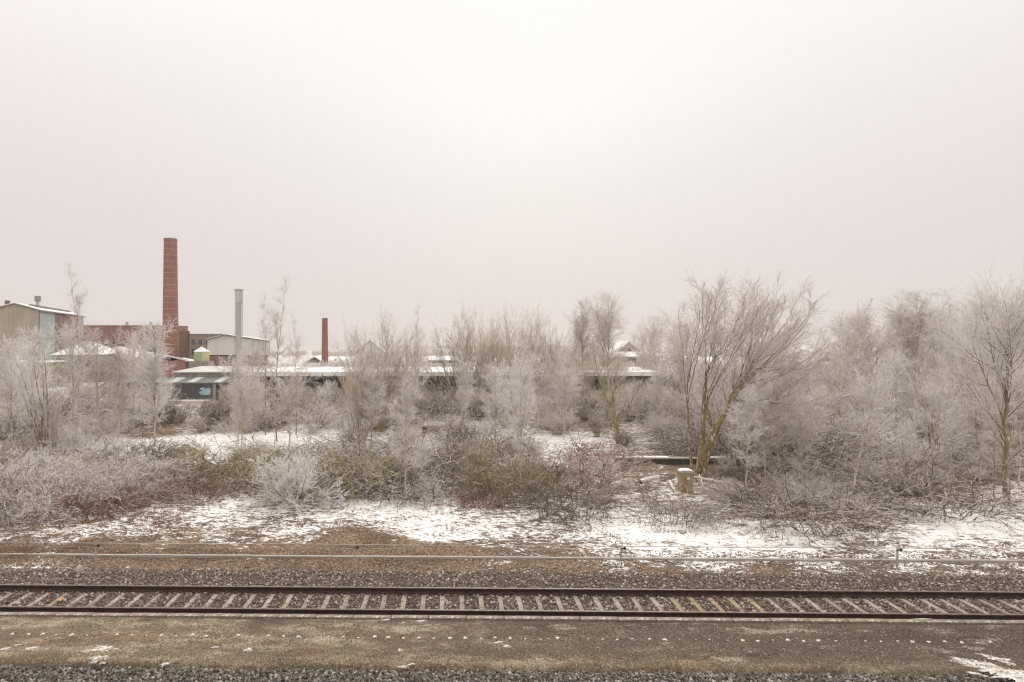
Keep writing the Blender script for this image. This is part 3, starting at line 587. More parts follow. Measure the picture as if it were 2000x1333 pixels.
# --- trees one can point to
T = [
 ('multi', 90, 893, 668, 'multi-stemmed tree with bare olive trunks near the left edge of the thicket', .95, .4),
 ('fan_c', 104, 893, 770, 'short bushy sapling standing against the olive multi-stemmed tree at far left', .8, 1),
 ('birch_thin', 152, 800, 573, 'tall thin bare tree rising in front of the beige hall wall', .85, 0),
 ('dark_tree', 303, 870, 640, 'dark-trunked frosted tree in front of the tall brick chimney', 1.0, 1.1),
 ('birch_a', 143, 858, 640, 'frosty young birch between the multi-stemmed tree and the hip-roofed house', .8, .3),
 ('birch_c', 190, 862, 655, 'pale frosted birch in front of the snowy hip roof', .9, 2.),
 ('birch_c', 232, 862, 690, 'low frosted birch in front of the slanting brick shed roof', .95, 4.),
 ('birch_a', 22, 880, 668, 'white frosted birch cut off by the left edge of the photo', 1.1, 5.),
 ('dark_tree', 60, 860, 650, 'frosted tree in front of the green glass strip of the beige hall', .9, 2.2),
 ('birch_c', 262, 845, 660, 'feathery frosted tree just left of the tall brick chimney', .95, 3.3),
 ('birch_a', 465, 870, 700, 'frosted birch with mossy trunk below the metal flue', .95, .8),
 ('birch_thin', 541, 862, 606, 'slim pale-trunked birch standing tallest between metal flue and small chimney', .9, 3.),
 ('birch_thin', 519, 850, 632, 'thin birch close left of the slim pale-trunked birch', .8, 1.),
 ('birch_thin', 578, 850, 660, 'thin low birch between the slim pale-trunked birch and the small chimney', .8, 5.),
 ('birch_c', 500, 842, 690, 'rounded frosted tree before the white gabled hall', 1.1, .5),
 ('fan_a', 705, 872, 660, 'olive-stemmed willow bush fanning out right of the small chimney', .92, .7),
 ('fan_b', 745, 845, 634, 'slender fan of willow rods hiding the snow-roofed gable', .85, 2.6),
 ('fan_c', 800, 820, 655, 'thin willow bush on the skyline left of the low white roof', .8, 1.2),
 ('birch_thin', 815, 800, 638, 'single spindly tree on the skyline above the long shed roof', .8, 1.2),
 ('birch_b', 793, 976, 752, 'small white birch with pale crooked trunk standing on the open snow', .92, .2),
 ('birch_b', 822, 962, 868, 'tiny frosted birch sapling beside the small white birch on the snow', 1.2, 1.2),
 ('birch_c', 784, 868, 700, 'frosted birch behind the small white birch', .85, 2.2),
 ('fan_b', 893, 800, 632, 'leftmost willow bush of the dense clump above the long shed roof', .95, .1),
 ('fan_a', 935, 795, 618, 'broad willow bush at the top of the dense clump above the shed roof', .95, 1.1),
 ('fan_b', 985, 800, 620, 'upright willow bush in the middle of the dense clump above the shed roof', .95, 2.1),
 ('fan_a', 1035, 795, 622, 'willow bush right of the middle of the dense clump above the shed roof', .9, 3.1),
 ('fan_b', 1082, 795, 645, 'rightmost willow bush of the dense clump above the long shed roof', .85, 4.1),
 ('birch_b', 1017, 962, 712, 'bright frosted birch with thin pale trunk in the middle of the thicket', .95, 1.8),
 ('birch_a', 968, 905, 720, 'frosted tree close left of the bright frosted birch in mid thicket', .95, 4.4),
 ('birch_tall', 1188, 800, 588, 'tall frosted birch with the highest crown left of the snow-roofed house', 1.0, .6),
 ('birch_tall', 1138, 790, 600, 'narrow pointed birch between willow clump and the tallest frosted birch', .7, 1.6),
 ('birch_tall', 1270, 770, 628, 'cone-shaped frosted birch just right of the snow-roofed house', .95, 2.8),
 ('fan_c', 1095, 840, 690, 'mossy bush with dark stems between bright birch and leaning twin trunks', .9, .3),
 ('birch_a', 1330, 800, 625, 'pale drooping birch close behind the left side of the great willow', .8, 3.1),
 ('birch_a', 1285, 850, 720, 'low frosted birch between leaning twin trunks and the great willow', .9, 1.1),
 ('birch_c', 1700, 850, 622, 'wide frosted tree on the skyline right of the great willow', 1.0, 1.6),
 ('birch_tall', 1790, 850, 588, 'tallest frosted tree in the right-hand tree line', 1.0, .2),
 ('birch_b', 1848, 845, 608, 'frosted birch with hazy drooping crown right of the tallest tree line birch', .95, 1.4),
 ('dark_tree', 1905, 860, 598, 'dark-stemmed frosted tree left of the thick-trunked tree', .95, 2.0),
 ('broad_tree', 1966, 981, 590, 'thick brown-trunked tree at the right edge of the photo', .78, 1.0),
 ('birch_c', 1990, 950, 735, 'small frosted birch in front of the thick brown trunk at the right edge', 1.1, 2.0),
 ('birch_c', 1915, 945, 745, 'small frosted birch just left of the thick brown trunk', 1.1, 4.0),
 ('birch_tall', 1995, 850, 585, 'tall hazy birch behind the thick brown trunk', .9, 1.5),
 ('birch_thin', 1942, 977, 800, 'thin dark sapling close left of the thick brown trunk', .9, 2.0),
 ('birch_a', 1750, 880, 690, 'frosted birch in the middle of the right thicket', 1.0, .9),
 ('birch_c', 1640, 880, 700, 'frosted tree below the right end of the great willow', 1.05, .3),
 ('birch_a', 1985, 880, 640, 'frosted tree behind the thick brown trunk at the right edge', 1.0, 2.3),
 ('birch_c', 1880, 900, 700, 'bushy frosted birch between the leaning birch trunks and the thick trunk', 1.05, 3.2),
 ('birch_lean', 1658, 985, 735, 'birch with a long white trunk leaning right below the great willow', .95, .0),
 ('birch_lean', 1803, 965, 745, 'second leaning birch with pale trunk nearer the thick brown tree', 1.0, .25),
 ('birch_lean', 1752, 955, 830, 'short leaning birch stem between the two pale leaning trunks', .9, .2),
 ('birch_b', 1459, 975, 765, 'bent young birch with orange-white trunk right of the grey cabinet', .95, .2),
 ('birch_c', 1494, 950, 800, 'olive-stemmed sapling right of the bent young birch', .9, 1.2),
 ('birch_c', 1565, 955, 800, 'short pale sapling between bent young birch and long leaning birch', .9, 2.2),
 ('birch_lean', 1852, 945, 800, 'slender tilted sapling beside the second leaning birch', .8, .4),
]
for key, px, py, top, lab, wd, rz in T: put(key, px, py, top, lab, wd, rz)
# leaning twin trunk willow
def custom(name, label, stems, Z, wood, fine, n2d, rod, seed, n3=10, up=.45, tl=.42, ang=.45):
    """stems: [(pixel polyline, radius at base, radius at end, depth drift)]; grown at distance Z, base as origin"""
    r = np.random.default_rng(seed); bx, by = stems[0][0][0]; x0 = WX(bx, Z); root = thing(name, label, 'tree', (x0, Z, 0)); wd = []; f2 = []
    for pts, r0, r1, dz in stems:
        n = len(pts); P = [(WX(p[0], Z) - x0, dz[0] + (dz[1] - dz[0]) * i / (n - 1), WZ(p[1], Z)) for i, p in enumerate(pts)]
        P0, R0 = stem(r, P, 12, r0, r1, .02); wd.append((P0, R0, 8))
        L = np.linalg.norm(np.diff(P0[0], axis=0), axis=1).sum(); k = max(3, int(L * n2d))
        f2.append(grow(r, P0, R0, k, .22, 1., ang, .20, rod, 9, up=up, jit=.07, fall=.45, rmax=.030, rend=.007, ends=True, lvar=.35))
    P2 = np.concatenate([a for a, b in f2]); R2 = np.concatenate([b for a, b in f2]); wd.append((P2, R2, 4))
    P3, R3 = grow(r, P2, R2, n3, .15, 1., .48, .18, rod * .42, 6, up=up * .9, jit=.09, fall=.4, rmax=.011, rend=.005, ends=True)
    P4, R4 = grow(r, P3, R3, 7, .15, 1., .5, .22, tl, 3, up=.15, jit=.14, fall=.3, rmax=.0068, rend=.004, ends=True)
    P5, R5 = grow(r, P4, R4, 2, .2, .9, .6, .25, tl * .45, 2, fall=.2, rmax=.005, rend=.003); P4 = P4; f5 = (P5, R5)
    V, f = merge([tubes(P, R, s) for P, R, s in wd]); addobj('trunk', mesh_np('trunk', V, f), M[wood], root, True)
    V, f = merge([tubes(P3, R3, 3, True), tubes(P4, R4, 3, True), tubes(*f5, 3, True)]); addobj('crown', mesh_np('crown', V, f), M[fine], root)
    return root
def great_willow():
    Z = 33.6; r = np.random.default_rng(61); x0 = WX(1366, Z); m = Z / F
    root = thing('great_willow', 'great spreading willow with olive trunks fanning to the right behind the grey cabinet', 'tree', (x0, Z, 0))
    P = lambda px, py, dy: np.array([WX(px, Z) - x0, dy, WZ(py, Z)])
    trunks = [([P(1362, 938, 0), P(1372, 850, .05), P(1377, 784, .1), P(1380, 748, .1)], .155, .085), ([P(1369, 940, 0), P(1386, 860, -.1), P(1408, 812, -.3), P(1427, 770, -.5), P(1444, 732, -.7)], .17, .08),
              ([P(1357, 935, .3), P(1352, 850, .5), P(1353, 770, .7)], .085, .05), ([P(1374, 938, .4), P(1392, 880, .9), P(1420, 835, 1.5)], .10, .06)]
    wood = []; paths = []
    for pts, a, b in trunks:
        A, B = stem(r, pts, 12, a, b, .015); wood.append((A, B, 8)); paths.append((A[0], B[0]))
    th = np.radians([-4, 1, 9, 13, 17, 21, 25, 28, 34, 42, 50, -6, -2, 3, 7, 11, 15, 19, 22, 26, 29, 33, 36, 40, 44, 48, 53, 58, 64, 71, 5, 14, 24, 31, 38, 46, 56, 0, 18]); ln = np.interp(np.degrees(th), [-8, 0, 10, 19, 29, 35, 45, 60, 75], [10.8, 11.4, 11.4, 12.0, 12.5, 11.9, 11.1, 8.8, 6.0]) - 1.25
    S, R_ = [], []
    for q, (a, l) in enumerate(zip(th, ln)):
        d = np.degrees(a); tr = paths[2] if d < 1 else paths[0] if d < 18 else paths[3] if d > 47 and q % 2 else paths[1]
        k = int(np.clip({0: 11 - 2 * (q % 4), 1: 11 - (q * 3) % 8, 2: 11 - 2 * (q % 4), 3: 11 - 2 * (q % 4)}[[id(p) for p in paths].index(id(tr))], 5, 11)); st_ = tr[0][k]; tg = tr[0][k] - tr[0][k - 2]; tg = tg / np.linalg.norm(tg)
        dep = r.normal(0, 1.6) * (1 if d < 50 else .8); l = l * r.uniform(.93, 1.04); end = np.array([math.sin(a) * l, dep, math.cos(a) * l])
        D = np.linalg.norm(end - st_); c1 = st_ + tg * D * .3; c2 = end - np.array([math.sin(a * .75), dep * .08, math.cos(a * .75)]) * D * .35; t = np.linspace(0, 1, 14)[:, None]
        cv = (1 - t) ** 3 * st_ + 3 * t * (1 - t) ** 2 * c1 + 3 * t * t * (1 - t) * c2 + t ** 3 * end; cv[1:-1] += r.normal(0, .035, (12, 3)); S.append(cv); rb = min(tr[1][k] * .55, .015 * D / 8 + .018); R_.append(np.linspace(rb, .009, 14))
    P0 = np.array(S); R0 = np.array(R_); wood.append((P0, R0, 6))
    P1, R1 = grow(r, P0, R0, 6, .2, .97, .42, .18, 2.4, 8, up=.12, jit=.10, fall=.55, rmax=.020, rend=.008, lvar=.3)
    Pa = np.concatenate([P1, np.stack([np.stack([np.interp(np.linspace(.45, 1, 8), np.linspace(0, 1, 14), p[:, k]) for k in range(3)], -1) for p in P0])]); Ra = np.concatenate([R1, np.repeat(np.linspace(.014, .009, 8)[None], len(P0), 0)])
    P2, R2 = grow(r, Pa, Ra, 10, .12, 1., .60, .22, .85, 5, up=.0, jit=.15, fall=.35, rmax=.0105, rend=.005, ends=True)
    P3, R3 = grow(r, P2, R2, 6, .12, 1., .55, .22, .42, 3, up=-.05, jit=.16, fall=.3, rmax=.0072, rend=.004, ends=True)
    V, f = merge([tubes(P, R, s) for P, R, s in wood]); addobj('trunk', mesh_np('trunk', V, f), M['bark_olive'], root, True)
    V, f = merge([tubes(P1, R1, 4), tubes(P2, R2, 3, True), tubes(P3, R3, 3, True)]); addobj('crown', mesh_np('crown', V, f), M['twig_grey'], root)
RIME = 1.35
great_willow()
WIL2 = [
 ([(1430, 905), (1437, 833), (1443, 810), (1470, 780), (1520, 770)], .13, .012, (0, .8)),
 ([(1427, 903), (1400, 847), (1385, 805), (1378, 770)], .09, .012, (0, .5)),
 ([(1434, 900), (1458, 847), (1485, 800), (1530, 745)], .10, .012, (0, -.9)),
 ([(1436, 880), (1500, 830), (1560, 800), (1610, 790)], .07, .01, (-.2, .9)),
 ([(1443, 812), (1440, 760), (1452, 700)], .06, .01, (.3, .9))]
custom('low_willow', 'dark low willow with forked trunks just right of the great willow trunk', WIL2, 36.0, 'bark_olive', 'twig_grey', 2.6, 2.0, 62)
TW = [([(1216, 872), (1203, 830), (1190, 790), (1177, 760), (1168, 720), (1163, 690)], .16, .012, (0, .5)), ([(1207, 872), (1196, 800), (1194, 770), (1200, 735)], .12, .012, (0, -.5)), ([(1190, 790), (1206, 760), (1212, 730)], .06, .012, (0, .8)), ([(1205, 835), (1225, 790), (1240, 760)], .06, .012, (0, -.8))]
custom('leaning_willow', 'olive twin-trunked willow leaning left in front of the right half of the long shed', TW, 43.5, 'bark_green', 'twig_tan', 2.0, 1.7, 63, n3=7)
LIMB = [([(1475, 890), (1504, 868), (1544, 850), (1600, 832)], .10, .012, (0, -.8)), ([(1478, 892), (1500, 830), (1520, 780)], .06, .01, (0, .5)), ([(1504, 868), (1545, 820), (1590, 800)], .06, .01, (-.2, .6)), ([(1476, 930), (1475, 890)], .11, .10, (0, 0))]
custom('low_branching_tree', 'low tree with thick limb reaching right beside the bent young birch', LIMB, 34.5, 'bark_green', 'twig_grey', 3.2, 1.4, 64)

# --- shrubs one can point to
S = [
 ('globe_lone', 580, 988, 868, 'round grey frosted shrub standing alone on the snow left of centre', 1.05),
 ('br_olive', 650, 950, 880, 'olive bramble mound behind the small yellow-green tuft', 1.5),
 ('br_olive', 470, 935, 872, 'dark olive bramble mound below the snowy path', 1.7),
 ('br_red', 395, 968, 918, 'reddish dry bush at the right end of the left thicket', 1.2),
 ('br_red', 1085, 945, 880, 'red-brown bush with bare dark stems in the centre of the thicket', 1.3),
 ('br_brown', 1105, 995, 945, 'dark brown twiggy mound on the snow left of the cabinet', 1.5),
 ('br_brown', 1335, 1012, 978, 'dark twiggy bush in front of the grey cabinet', 1.5),
 ('br_olive', 990, 960, 895, 'olive bramble mound around the bright birch foot', 1.3),
 ('br_brown', 800, 950, 890, 'dark bramble mound behind the small white birch', 1.6),
 ('br_brown', 725, 945, 890, 'dark bramble mound left of the small white birch', 1.5),
 ('br_red', 205, 998, 955, 'reddish twig bush at the front of the left thicket', 1.3),
 ('br_red', 1180, 905, 865, 'rusty low bush at the foot of the leaning twin trunks', 1.5),
 ('br_red', 945, 985, 950, 'small dry weed clump right of the small white birch', 1.2),
 ('br_brown', 1790, 985, 925, 'dark bramble mound below the second leaning birch', 1.7),
 ('br_brown', 1560, 1010, 955, 'long dark twig mound below the bent young birch', 1.9),
 ('br_olive', 672, 968, 945, 'small yellow-green tuft on the snow edge', 1.2),
 ('br_brown', 855, 925, 875, 'brown bramble mound right of the small white birch crown', 1.5),
 ('rods', 1048, 900, 850, 'bunch of upright dark stems above the red-brown bush', .8),
 ('rods', 842, 975, 925, 'thin bare weed stems beside the tiny sapling on the snow', .6),
 ('rods_olive', 930, 925, 850, 'green-stemmed bush with slanting bare rods in mid thicket', .9),
]
for key, px, py, top, lab, wd in S: put(key, px, py, top, lab, wd)
# --- the thicket: shrubs nothing tells apart
def front(px): return np.interp(px, [-60, 0, 150, 300, 380, 460, 560, 650, 760, 900, 1000, 1150, 1250, 1330, 1450, 1600, 1750, 1850, 1950, 2060], [1030, 1024, 1008, 970, 948, 915, 908, 908, 915, 912, 930, 965, 970, 972, 985, 990, 970, 955, 945, 945])
Zn = 0
MARKS = [(110, 'below the beige hall'), (240, 'below the hip-roofed house'), (380, 'below the tall chimney'), (500, 'below the metal flue'), (590, 'near the round frosted shrub'), (670, 'below the small chimney'), (770, 'left of the small white birch'), (880, 'right of the small white birch'), (1060, 'around the bright frosted birch'), (1160, 'left of the twin-trunked willow'), (1290, 'by the twin-trunked willow'), (1420, 'by the great willow'), (1560, 'by the bent young birch'), (1720, 'by the long leaning birch'), (1880, 'by the second leaning birch'), (9999, 'near the thick-trunked tree')]
def region(px, py):
    return next(t for a, t in MARKS if px < a) + (' at the thicket front' if py > float(front(px)) - 45 else ' in mid thicket' if py > 840 else ' toward the back')
FILLED = []
KIND = {'globe_a': 'white frosted shrub', 'globe_b': 'grey frosted shrub', 'globe_c': 'tall brown shrub', 'globe_d': 'tan frosted shrub', 'rods': 'grey upright shrub', 'rods_olive': 'olive upright shrub', 'br_grey': 'grey frosted bramble mound', 'br_olive': 'olive bramble mound', 'br_brown': 'brown bramble mound', 'br_red': 'reddish bramble mound'}
def fill(n, y0, y1, keys, p, h0, h1, x0=-40, x1=2040, seed=1, avoid=True, wid=(1.0, 1.6)):
    r = np.random.default_rng(seed)
    for k in range(n):
        px = x0 + (x1 - x0) * (k + r.random()) / n; a = r.random(); fy = float(front(px)); lo = max(y0, 0); py = lo + (min(y1, fy) - lo) * a if y1 else fy - a * 26
        if py > fy - 4: continue
        if avoid and ((310 < px < 660 and 848 < py < 886) or (1010 < px < 1140 and 855 < py < 905)): continue
        Z = GZ(py); h = r.uniform(h0, h1); key = r.choice(keys, p=p)
        if 1290 < px < 1400 and py > 900: h *= .5
        if 1285 < px < 1395 and 945 < py: continue
        if 310 < px < 660 and 880 < py < 945: h *= .55
        if 1090 < px < 1330 and py > 880: h *= .6
        lab = KIND[key] + ' ' + region(px, py)
        top = CY - (h - CAMH) * F / Z
        if px < 1290: top = max(top, 744)
        if 322 < px < 442: top = max(top, 779)
        put(key, px, py, min(top, py - 8), lab, r.uniform(*wid), r.uniform(0, 6.28), group=KIND[key] + 's of the thicket'); FILLED.append((lab, px, LASTPUT[0]))
fill(34, 0, None, ['br_grey', 'br_brown', 'br_red', 'rods'], [.54, .16, .08, .22], .4, .8, seed=3)
fill(30, 930, 1000, ['br_grey', 'globe_b', 'br_brown', 'rods'], [.6, .2, .05, .15], .7, 1.4, x1=440, seed=4)
fill(14, 935, 1000, ['br_grey', 'globe_b', 'br_brown'], [.55, .25, .2], .5, 1.1, x0=1380, x1=1960, seed=5)
fill(36, 880, 935, ['br_grey', 'br_olive', 'globe_b', 'globe_a', 'br_brown'], [.34, .12, .18, .24, .12], .9, 1.8, seed=6)
fill(42, 830, 885, ['globe_a', 'globe_b', 'globe_c', 'rods', 'globe_d', 'br_grey'], [.25, .2, .18, .15, .12, .10], 1.4, 2.8, seed=7)
fill(52, 800, 840, ['globe_c', 'globe_b', 'rods', 'rods_olive', 'globe_d', 'globe_a'], [.30, .12, .18, .15, .15, .10], 1.8, 3.3, seed=8)
fill(62, 776, 802, ['globe_c', 'globe_b', 'rods', 'globe_d', 'rods_olive', 'globe_a'], [.32, .12, .18, .15, .13, .10], 1.8, 3.3, seed=9)
fill(26, 776, 840, ['globe_c', 'globe_a', 'rods', 'globe_d'], [.45, .15, .2, .2], 2.4, 3.6, x1=1300, seed=14)
fill(34, 806, 850, ['br_grey', 'globe_d', 'rods_olive', 'globe_b'], [.3, .3, .25, .15], .9, 1.7, x1=1340, seed=31)
fill(30, 790, 860, ['globe_d', 'rods_olive', 'globe_c', 'rods'], [.3, .3, .2, .2], 1.8, 3.2, x0=1000, seed=32)
fill(11, 840, 900, ['globe_a', 'globe_c', 'rods', 'br_brown'], [.2, .4, .2, .2], 1.6, 2.8, x0=1400, seed=10)
fill(26, 752, 776, ['globe_c', 'globe_a', 'rods'], [.4, .3, .3], 2.2, 4.0, x0=1290, seed=11)
KIND.update(birch_a='small white-frosted birch', birch_b='small drooping frosted birch', birch_c='small grey-frosted birch', dark_tree='small dark-stemmed frosted tree', birch_tall='slim tall frosted birch', fan_c='small rod-stemmed frosted willow', fan_a='tan rod-stemmed willow bush')
def fill_trees(n, y0, y1, t0, t1, x0, x1, seed, keys=('birch_a', 'birch_b', 'birch_c', 'dark_tree', 'fan_c')):
    r = np.random.default_rng(seed)
    for k in range(n):
        px = x0 + (x1 - x0) * (k + r.random()) / n; py = r.uniform(y0, y1)
        if 318 < px < 446: continue
        key = keys[r.integers(len(keys))]; lab = KIND[key] + ' ' + region(px, py)
        put(key, px, py, r.uniform(t0, t1), lab, r.uniform(.9, 1.3), r.uniform(0, 6.28), group=KIND[key] + 's of the thicket'); FILLED.append((lab, px, LASTPUT[0]))
fill_trees(14, 800, 900, 640, 730, 1300, 2060, 21)
fill_trees(7, 770, 800, 620, 670, 1500, 2060, 22, ('birch_a', 'birch_c', 'birch_tall', 'dark_tree'))
fill_trees(7, 800, 850, 598, 650, 1660, 2050, 25, ('birch_a', 'birch_c', 'birch_tall', 'birch_b'))
fill_trees(7, 800, 885, 715, 770, 440, 1290, 26, ('birch_a', 'birch_c', 'birch_b'))
fill_trees(18, 800, 885, 700, 775, -30, 1290, 23, ('birch_a', 'birch_b', 'birch_c', 'fan_c', 'birch_c'))
fill_trees(8, 770, 800, 660, 700, 1060, 1290, 24, ('fan_a', 'birch_c', 'fan_c'))
ORD = ['leftmost', 'second from left', 'third from left', 'fourth from left', 'fifth from left', 'sixth from left', 'seventh from left', 'eighth from left']
byl = {}
for lab, px, o in FILLED: byl.setdefault(lab, []).append((px, o))
for lab, li in byl.items():
    if len(li) > 1:
        for k, (px, o) in enumerate(sorted(li, key=lambda q: q[0])): o['label'] = (('left' if k == 0 else 'right') if len(li) == 2 else ORD[min(k, 7)]) + ' ' + lab
for md in MODEL.values():
    if not md['used']:
        for ch in list(md['root'].children): bpy.data.objects.remove(ch)
        bpy.data.objects.remove(md['root'])
# dry weeds on the bank: uncountable
r = np.random.default_rng(88); n = 4200
px = r.uniform(-60, 2060, n); py = front(px) + r.uniform(-20, 62, n) ; Z = GZ(py); X = WX(px, Z)
k = r.random(n) < np.clip(1.1 - snow_cover(X, Z) * .95, .12, 1); X, Z = X[k], Z[k]; n = len(X)
m_ = 5; X5 = np.repeat(X, m_) + r.normal(0, .10, n * m_); Z5 = np.repeat(Z, m_) + r.normal(0, .10, n * m_); a = r.uniform(0, 2 * PI, n * m_); tl = np.abs(r.normal(.3, .35, n * m_)); L = r.uniform(.10, .34, n * m_)
d = np.stack([np.cos(a) * np.sin(tl), np.sin(a) * np.sin(tl), np.cos(tl)], -1); P0 = np.stack([X5, Z5, height(X5, Z5) - .02], -1); P = np.stack([P0, P0 + d * (L * .5)[:, None], P0 + (d + [0, 0, -.25]) * L[:, None]], 1)
R = np.repeat(np.array([[.005, .004, .002]]), len(P), 0); P2, R2 = grow(r, P, R, 3, .3, 1, .7, .3, .10, 2, rmax=.004, rend=.002)
V, f = merge([tubes(P, R, 3, True), tubes(P2, R2, 3, True)]); tag(addobj('dry_weeds', mesh_np('dry_weeds', V, f), M['twig_red']), kind='stuff')

# ------------------------------------------------------------------ signal wire posts, wires, cable trough
for px, lab in ((180, 'wire post left of the stone block by the track'), (692, 'wire post below the round frosted shrub'), (1212, 'wire post below the dark brown mound left of the cabinet'), (1741, 'wire post on the snow at the right of the trough')):
    u = 21.2; Zp = u; x = WX(px, u); loc = railpt(x, u); gz = float(height(np.array([loc.x]), np.array([loc.y]))[0]); loc.z = gz - .1
    t = thing('signal_wire_post', 'thin grey steel ' + lab, 'post', loc, RAIL_ROT, 'posts carrying the signal wire')
    MB().box((0, 0, .40), (.045, .045, .86)).build('post', M['galv'], t)
    MB().box((.06, -.02, .80), (.16, .03, .035)).build('bracket', M['dark_metal'], t)
    o = MB().lathe([(.05, -.012), (.036, 0), (.05, .012)], 14).build('pulley', M['dark_metal'], t); o.location = (.11, -.02, .80); o.rotation_euler = (PI / 2, 0, 0)
def wire_obj(name, label, u, z0, rad):
    r = np.random.default_rng(3); xs_ = np.arange(-24, 34, .5); zz = z0 - .02 * np.sin(((xs_ + 15) % 9.6) / 9.6 * PI)
    P = np.stack([xs_, u + RA * xs_, zz], -1)[None]; V, f = tubes(P, np.full((1, len(xs_)), rad), 6)
    return tag(addobj(name, mesh_np(name, V, f), M['wire']), label, 'wire')
wire_obj('signal_wire', 'upper frosted signal wire running over the pulleys of the posts', 21.22, .64, .013)
wire_obj('signal_wire', 'lower thin signal wire running just below the frosted upper one', 21.19, .52, .004)
tr = thing('cable_trough', 'pale concrete cable trough running along the far side of the track', 'cable trough', railpt(0, 22.0), RAIL_ROT)
MB().box((4, 0, -.19), (58, .13, .2)).build('trough_body', M['concrete'], tr)
lm = None
for k in range(58):
    if lm is None: o = MB().box((0, 0, 0), (.99, .13, .05)).build('lid', M['concrete_light'], tr, bevel=.008); lm = o
    else: o = lm.copy(); C.objects.link(o)
    o.location = (-24.5 + k, random.uniform(-.008, .008), -.085 + random.uniform(-.008, .008)); o.rotation_euler = (random.uniform(-.02, .02), 0, random.uniform(-.006, .006))

# ------------------------------------------------------------------ snow lumps and patches
def blob(name, label, loc, rx, ry, hz, seed, cat='snow patch', group=None, n=26, jag=.28, rz=0, mat='snow_patchy'):
    r = np.random.default_rng(seed); a = np.linspace(0, 2 * PI, n, endpoint=False)
    rad = 1 + jag * (.6 * np.sin(a * 2 + r.uniform(0, 6)) + .5 * np.sin(a * 3 + r.uniform(0, 6)) + .5 * r.standard_normal(n))
    if n > 36:
        for q in range(4, 34): rad = rad + jag * 1.5 / q ** .8 * np.sin(a * q + r.uniform(0, 6)) * r.uniform(.3, 1)
    rad = rad.clip(.25, 1.9); pts = []; rings = ((1.0, 0), (.9, .45), (.6, .85), (.25, 1.))
    for q, z in rings: pts += [(rx * q * rad[k] * math.cos(a[k]), ry * q * rad[k] * math.sin(a[k]), hz * z * (1 + .25 * r.standard_normal())) for k in range(n)]
    pts.append((0, 0, hz)); fs = [(i * n + k, i * n + (k + 1) % n, (i + 1) * n + (k + 1) % n, (i + 1) * n + k) for i in range(3) for k in range(n)] + [(3 * n + k, 3 * n + (k + 1) % n, 4 * n) for k in range(n)]
    me = bpy.data.meshes.new(name); me.from_pydata(pts, [], fs); me.update(); o = addobj(name, me, M[mat], None, True); o.location = loc; o.rotation_euler = (0, 0, rz)
    return tag(o, label, cat, group)
def plat_pt(px, py): Z = GZ(py, PZ); return (WX(px, Z), Z, PZ)
lumps = []
for k in range(68):
    x = -12.6 + k * .4015 + random.uniform(-.03, .03); y = U2Y(15.70, x) + random.uniform(-.035, .035); s = random.uniform(.45, 1.15)
    if k in (9, 23, 40, 58): continue
    if lumps and k > 5:
        o = lumps[k % 6].copy(); C.objects.link(o); o.location = (x, y, PZ); o.scale = (s, s, s); o.rotation_euler = (0, 0, random.uniform(-.4, .4))
    else:
        o = blob('snow_lump', 'small white snow lump in the straight row along the platform', (x, y, PZ), .055, .05, .025, 200 + k, 'snow lump', 'row of white snow lumps along the platform', 12, .2); lumps.append(o)
for i, (px, py, rx, ry, lab) in enumerate([
 (205, 1268, .42, .13, 'wedge-shaped snow patch on the platform near the left corner'), (196, 1285, .20, .11, 'snow tongue hanging below the wedge-shaped snow patch'), (183, 1294, .08, .05, 'snow crumb below the wedge-shaped patch at lower left'), (200, 1296, .05, .04, 'tiny snow crumb right of the other crumb under the wedge-shaped patch'),
 (62, 1267, .14, .07, 'small snow patch left of the wedge-shaped patch'), (10, 1268, .12, .06, 'snow sliver at the left edge of the platform'), (38, 1260, .12, .025, 'thin snow streak above the small patch at far left'), (485, 1270, .10, .08, 'lone snow patch on the turf right of the wedge-shaped patch'), (420, 1265, .10, .03, 'faint snow streak left of the lone snow patch'),
 (322, 1298, .07, .08, 'upright snow flake at the turf edge above the dark ballast'), (788, 1303, .10, .05, 'flat snow patch on the front turf edge below the track middle'), (804, 1298, .06, .05, 'round snow lump beside the flat patch on the front turf edge'), (782, 1271, .05, .06, 'single snow dot below the row of lumps'),
 (990, 1263, .09, .06, 'bright snow clot just right of the row beneath the dark patch'), (975, 1255, .12, .035, 'thin snow streak left of the bright clot'), (755, 1211, .12, .035, 'snow crumbs next to the kerb in the middle'), (822, 1214, .12, .06, 'larger snow crumbs next to the kerb right of middle'), (788, 1217, .06, .04, 'single snow crumb between the kerb crumbs'),
 (1915, 1298, .40, .17, 'long snow streak on the platform at the right corner'), (1945, 1310, .50, .24, 'broad snow streak running off the lower right corner'), (1982, 1322, .40, .26, 'snow sheet at the very lower right corner'), (1950, 1288, .30, .12, 'narrow upper snow streak at the right corner'), (1908, 1317, .14, .06, 'separate snow patch under the long streak at right'), (1878, 1288, .14, .04, 'pointed end of the long snow streak at right'), (1780, 1211, .40, .03, 'snow line on the kerb near the right side')]):
    o = blob('snow_patch', lab, plat_pt(px, py), rx, ry, .014, 300 + i, 'snow patch', None, 110, .40, -.55 if px > 1800 else .12)
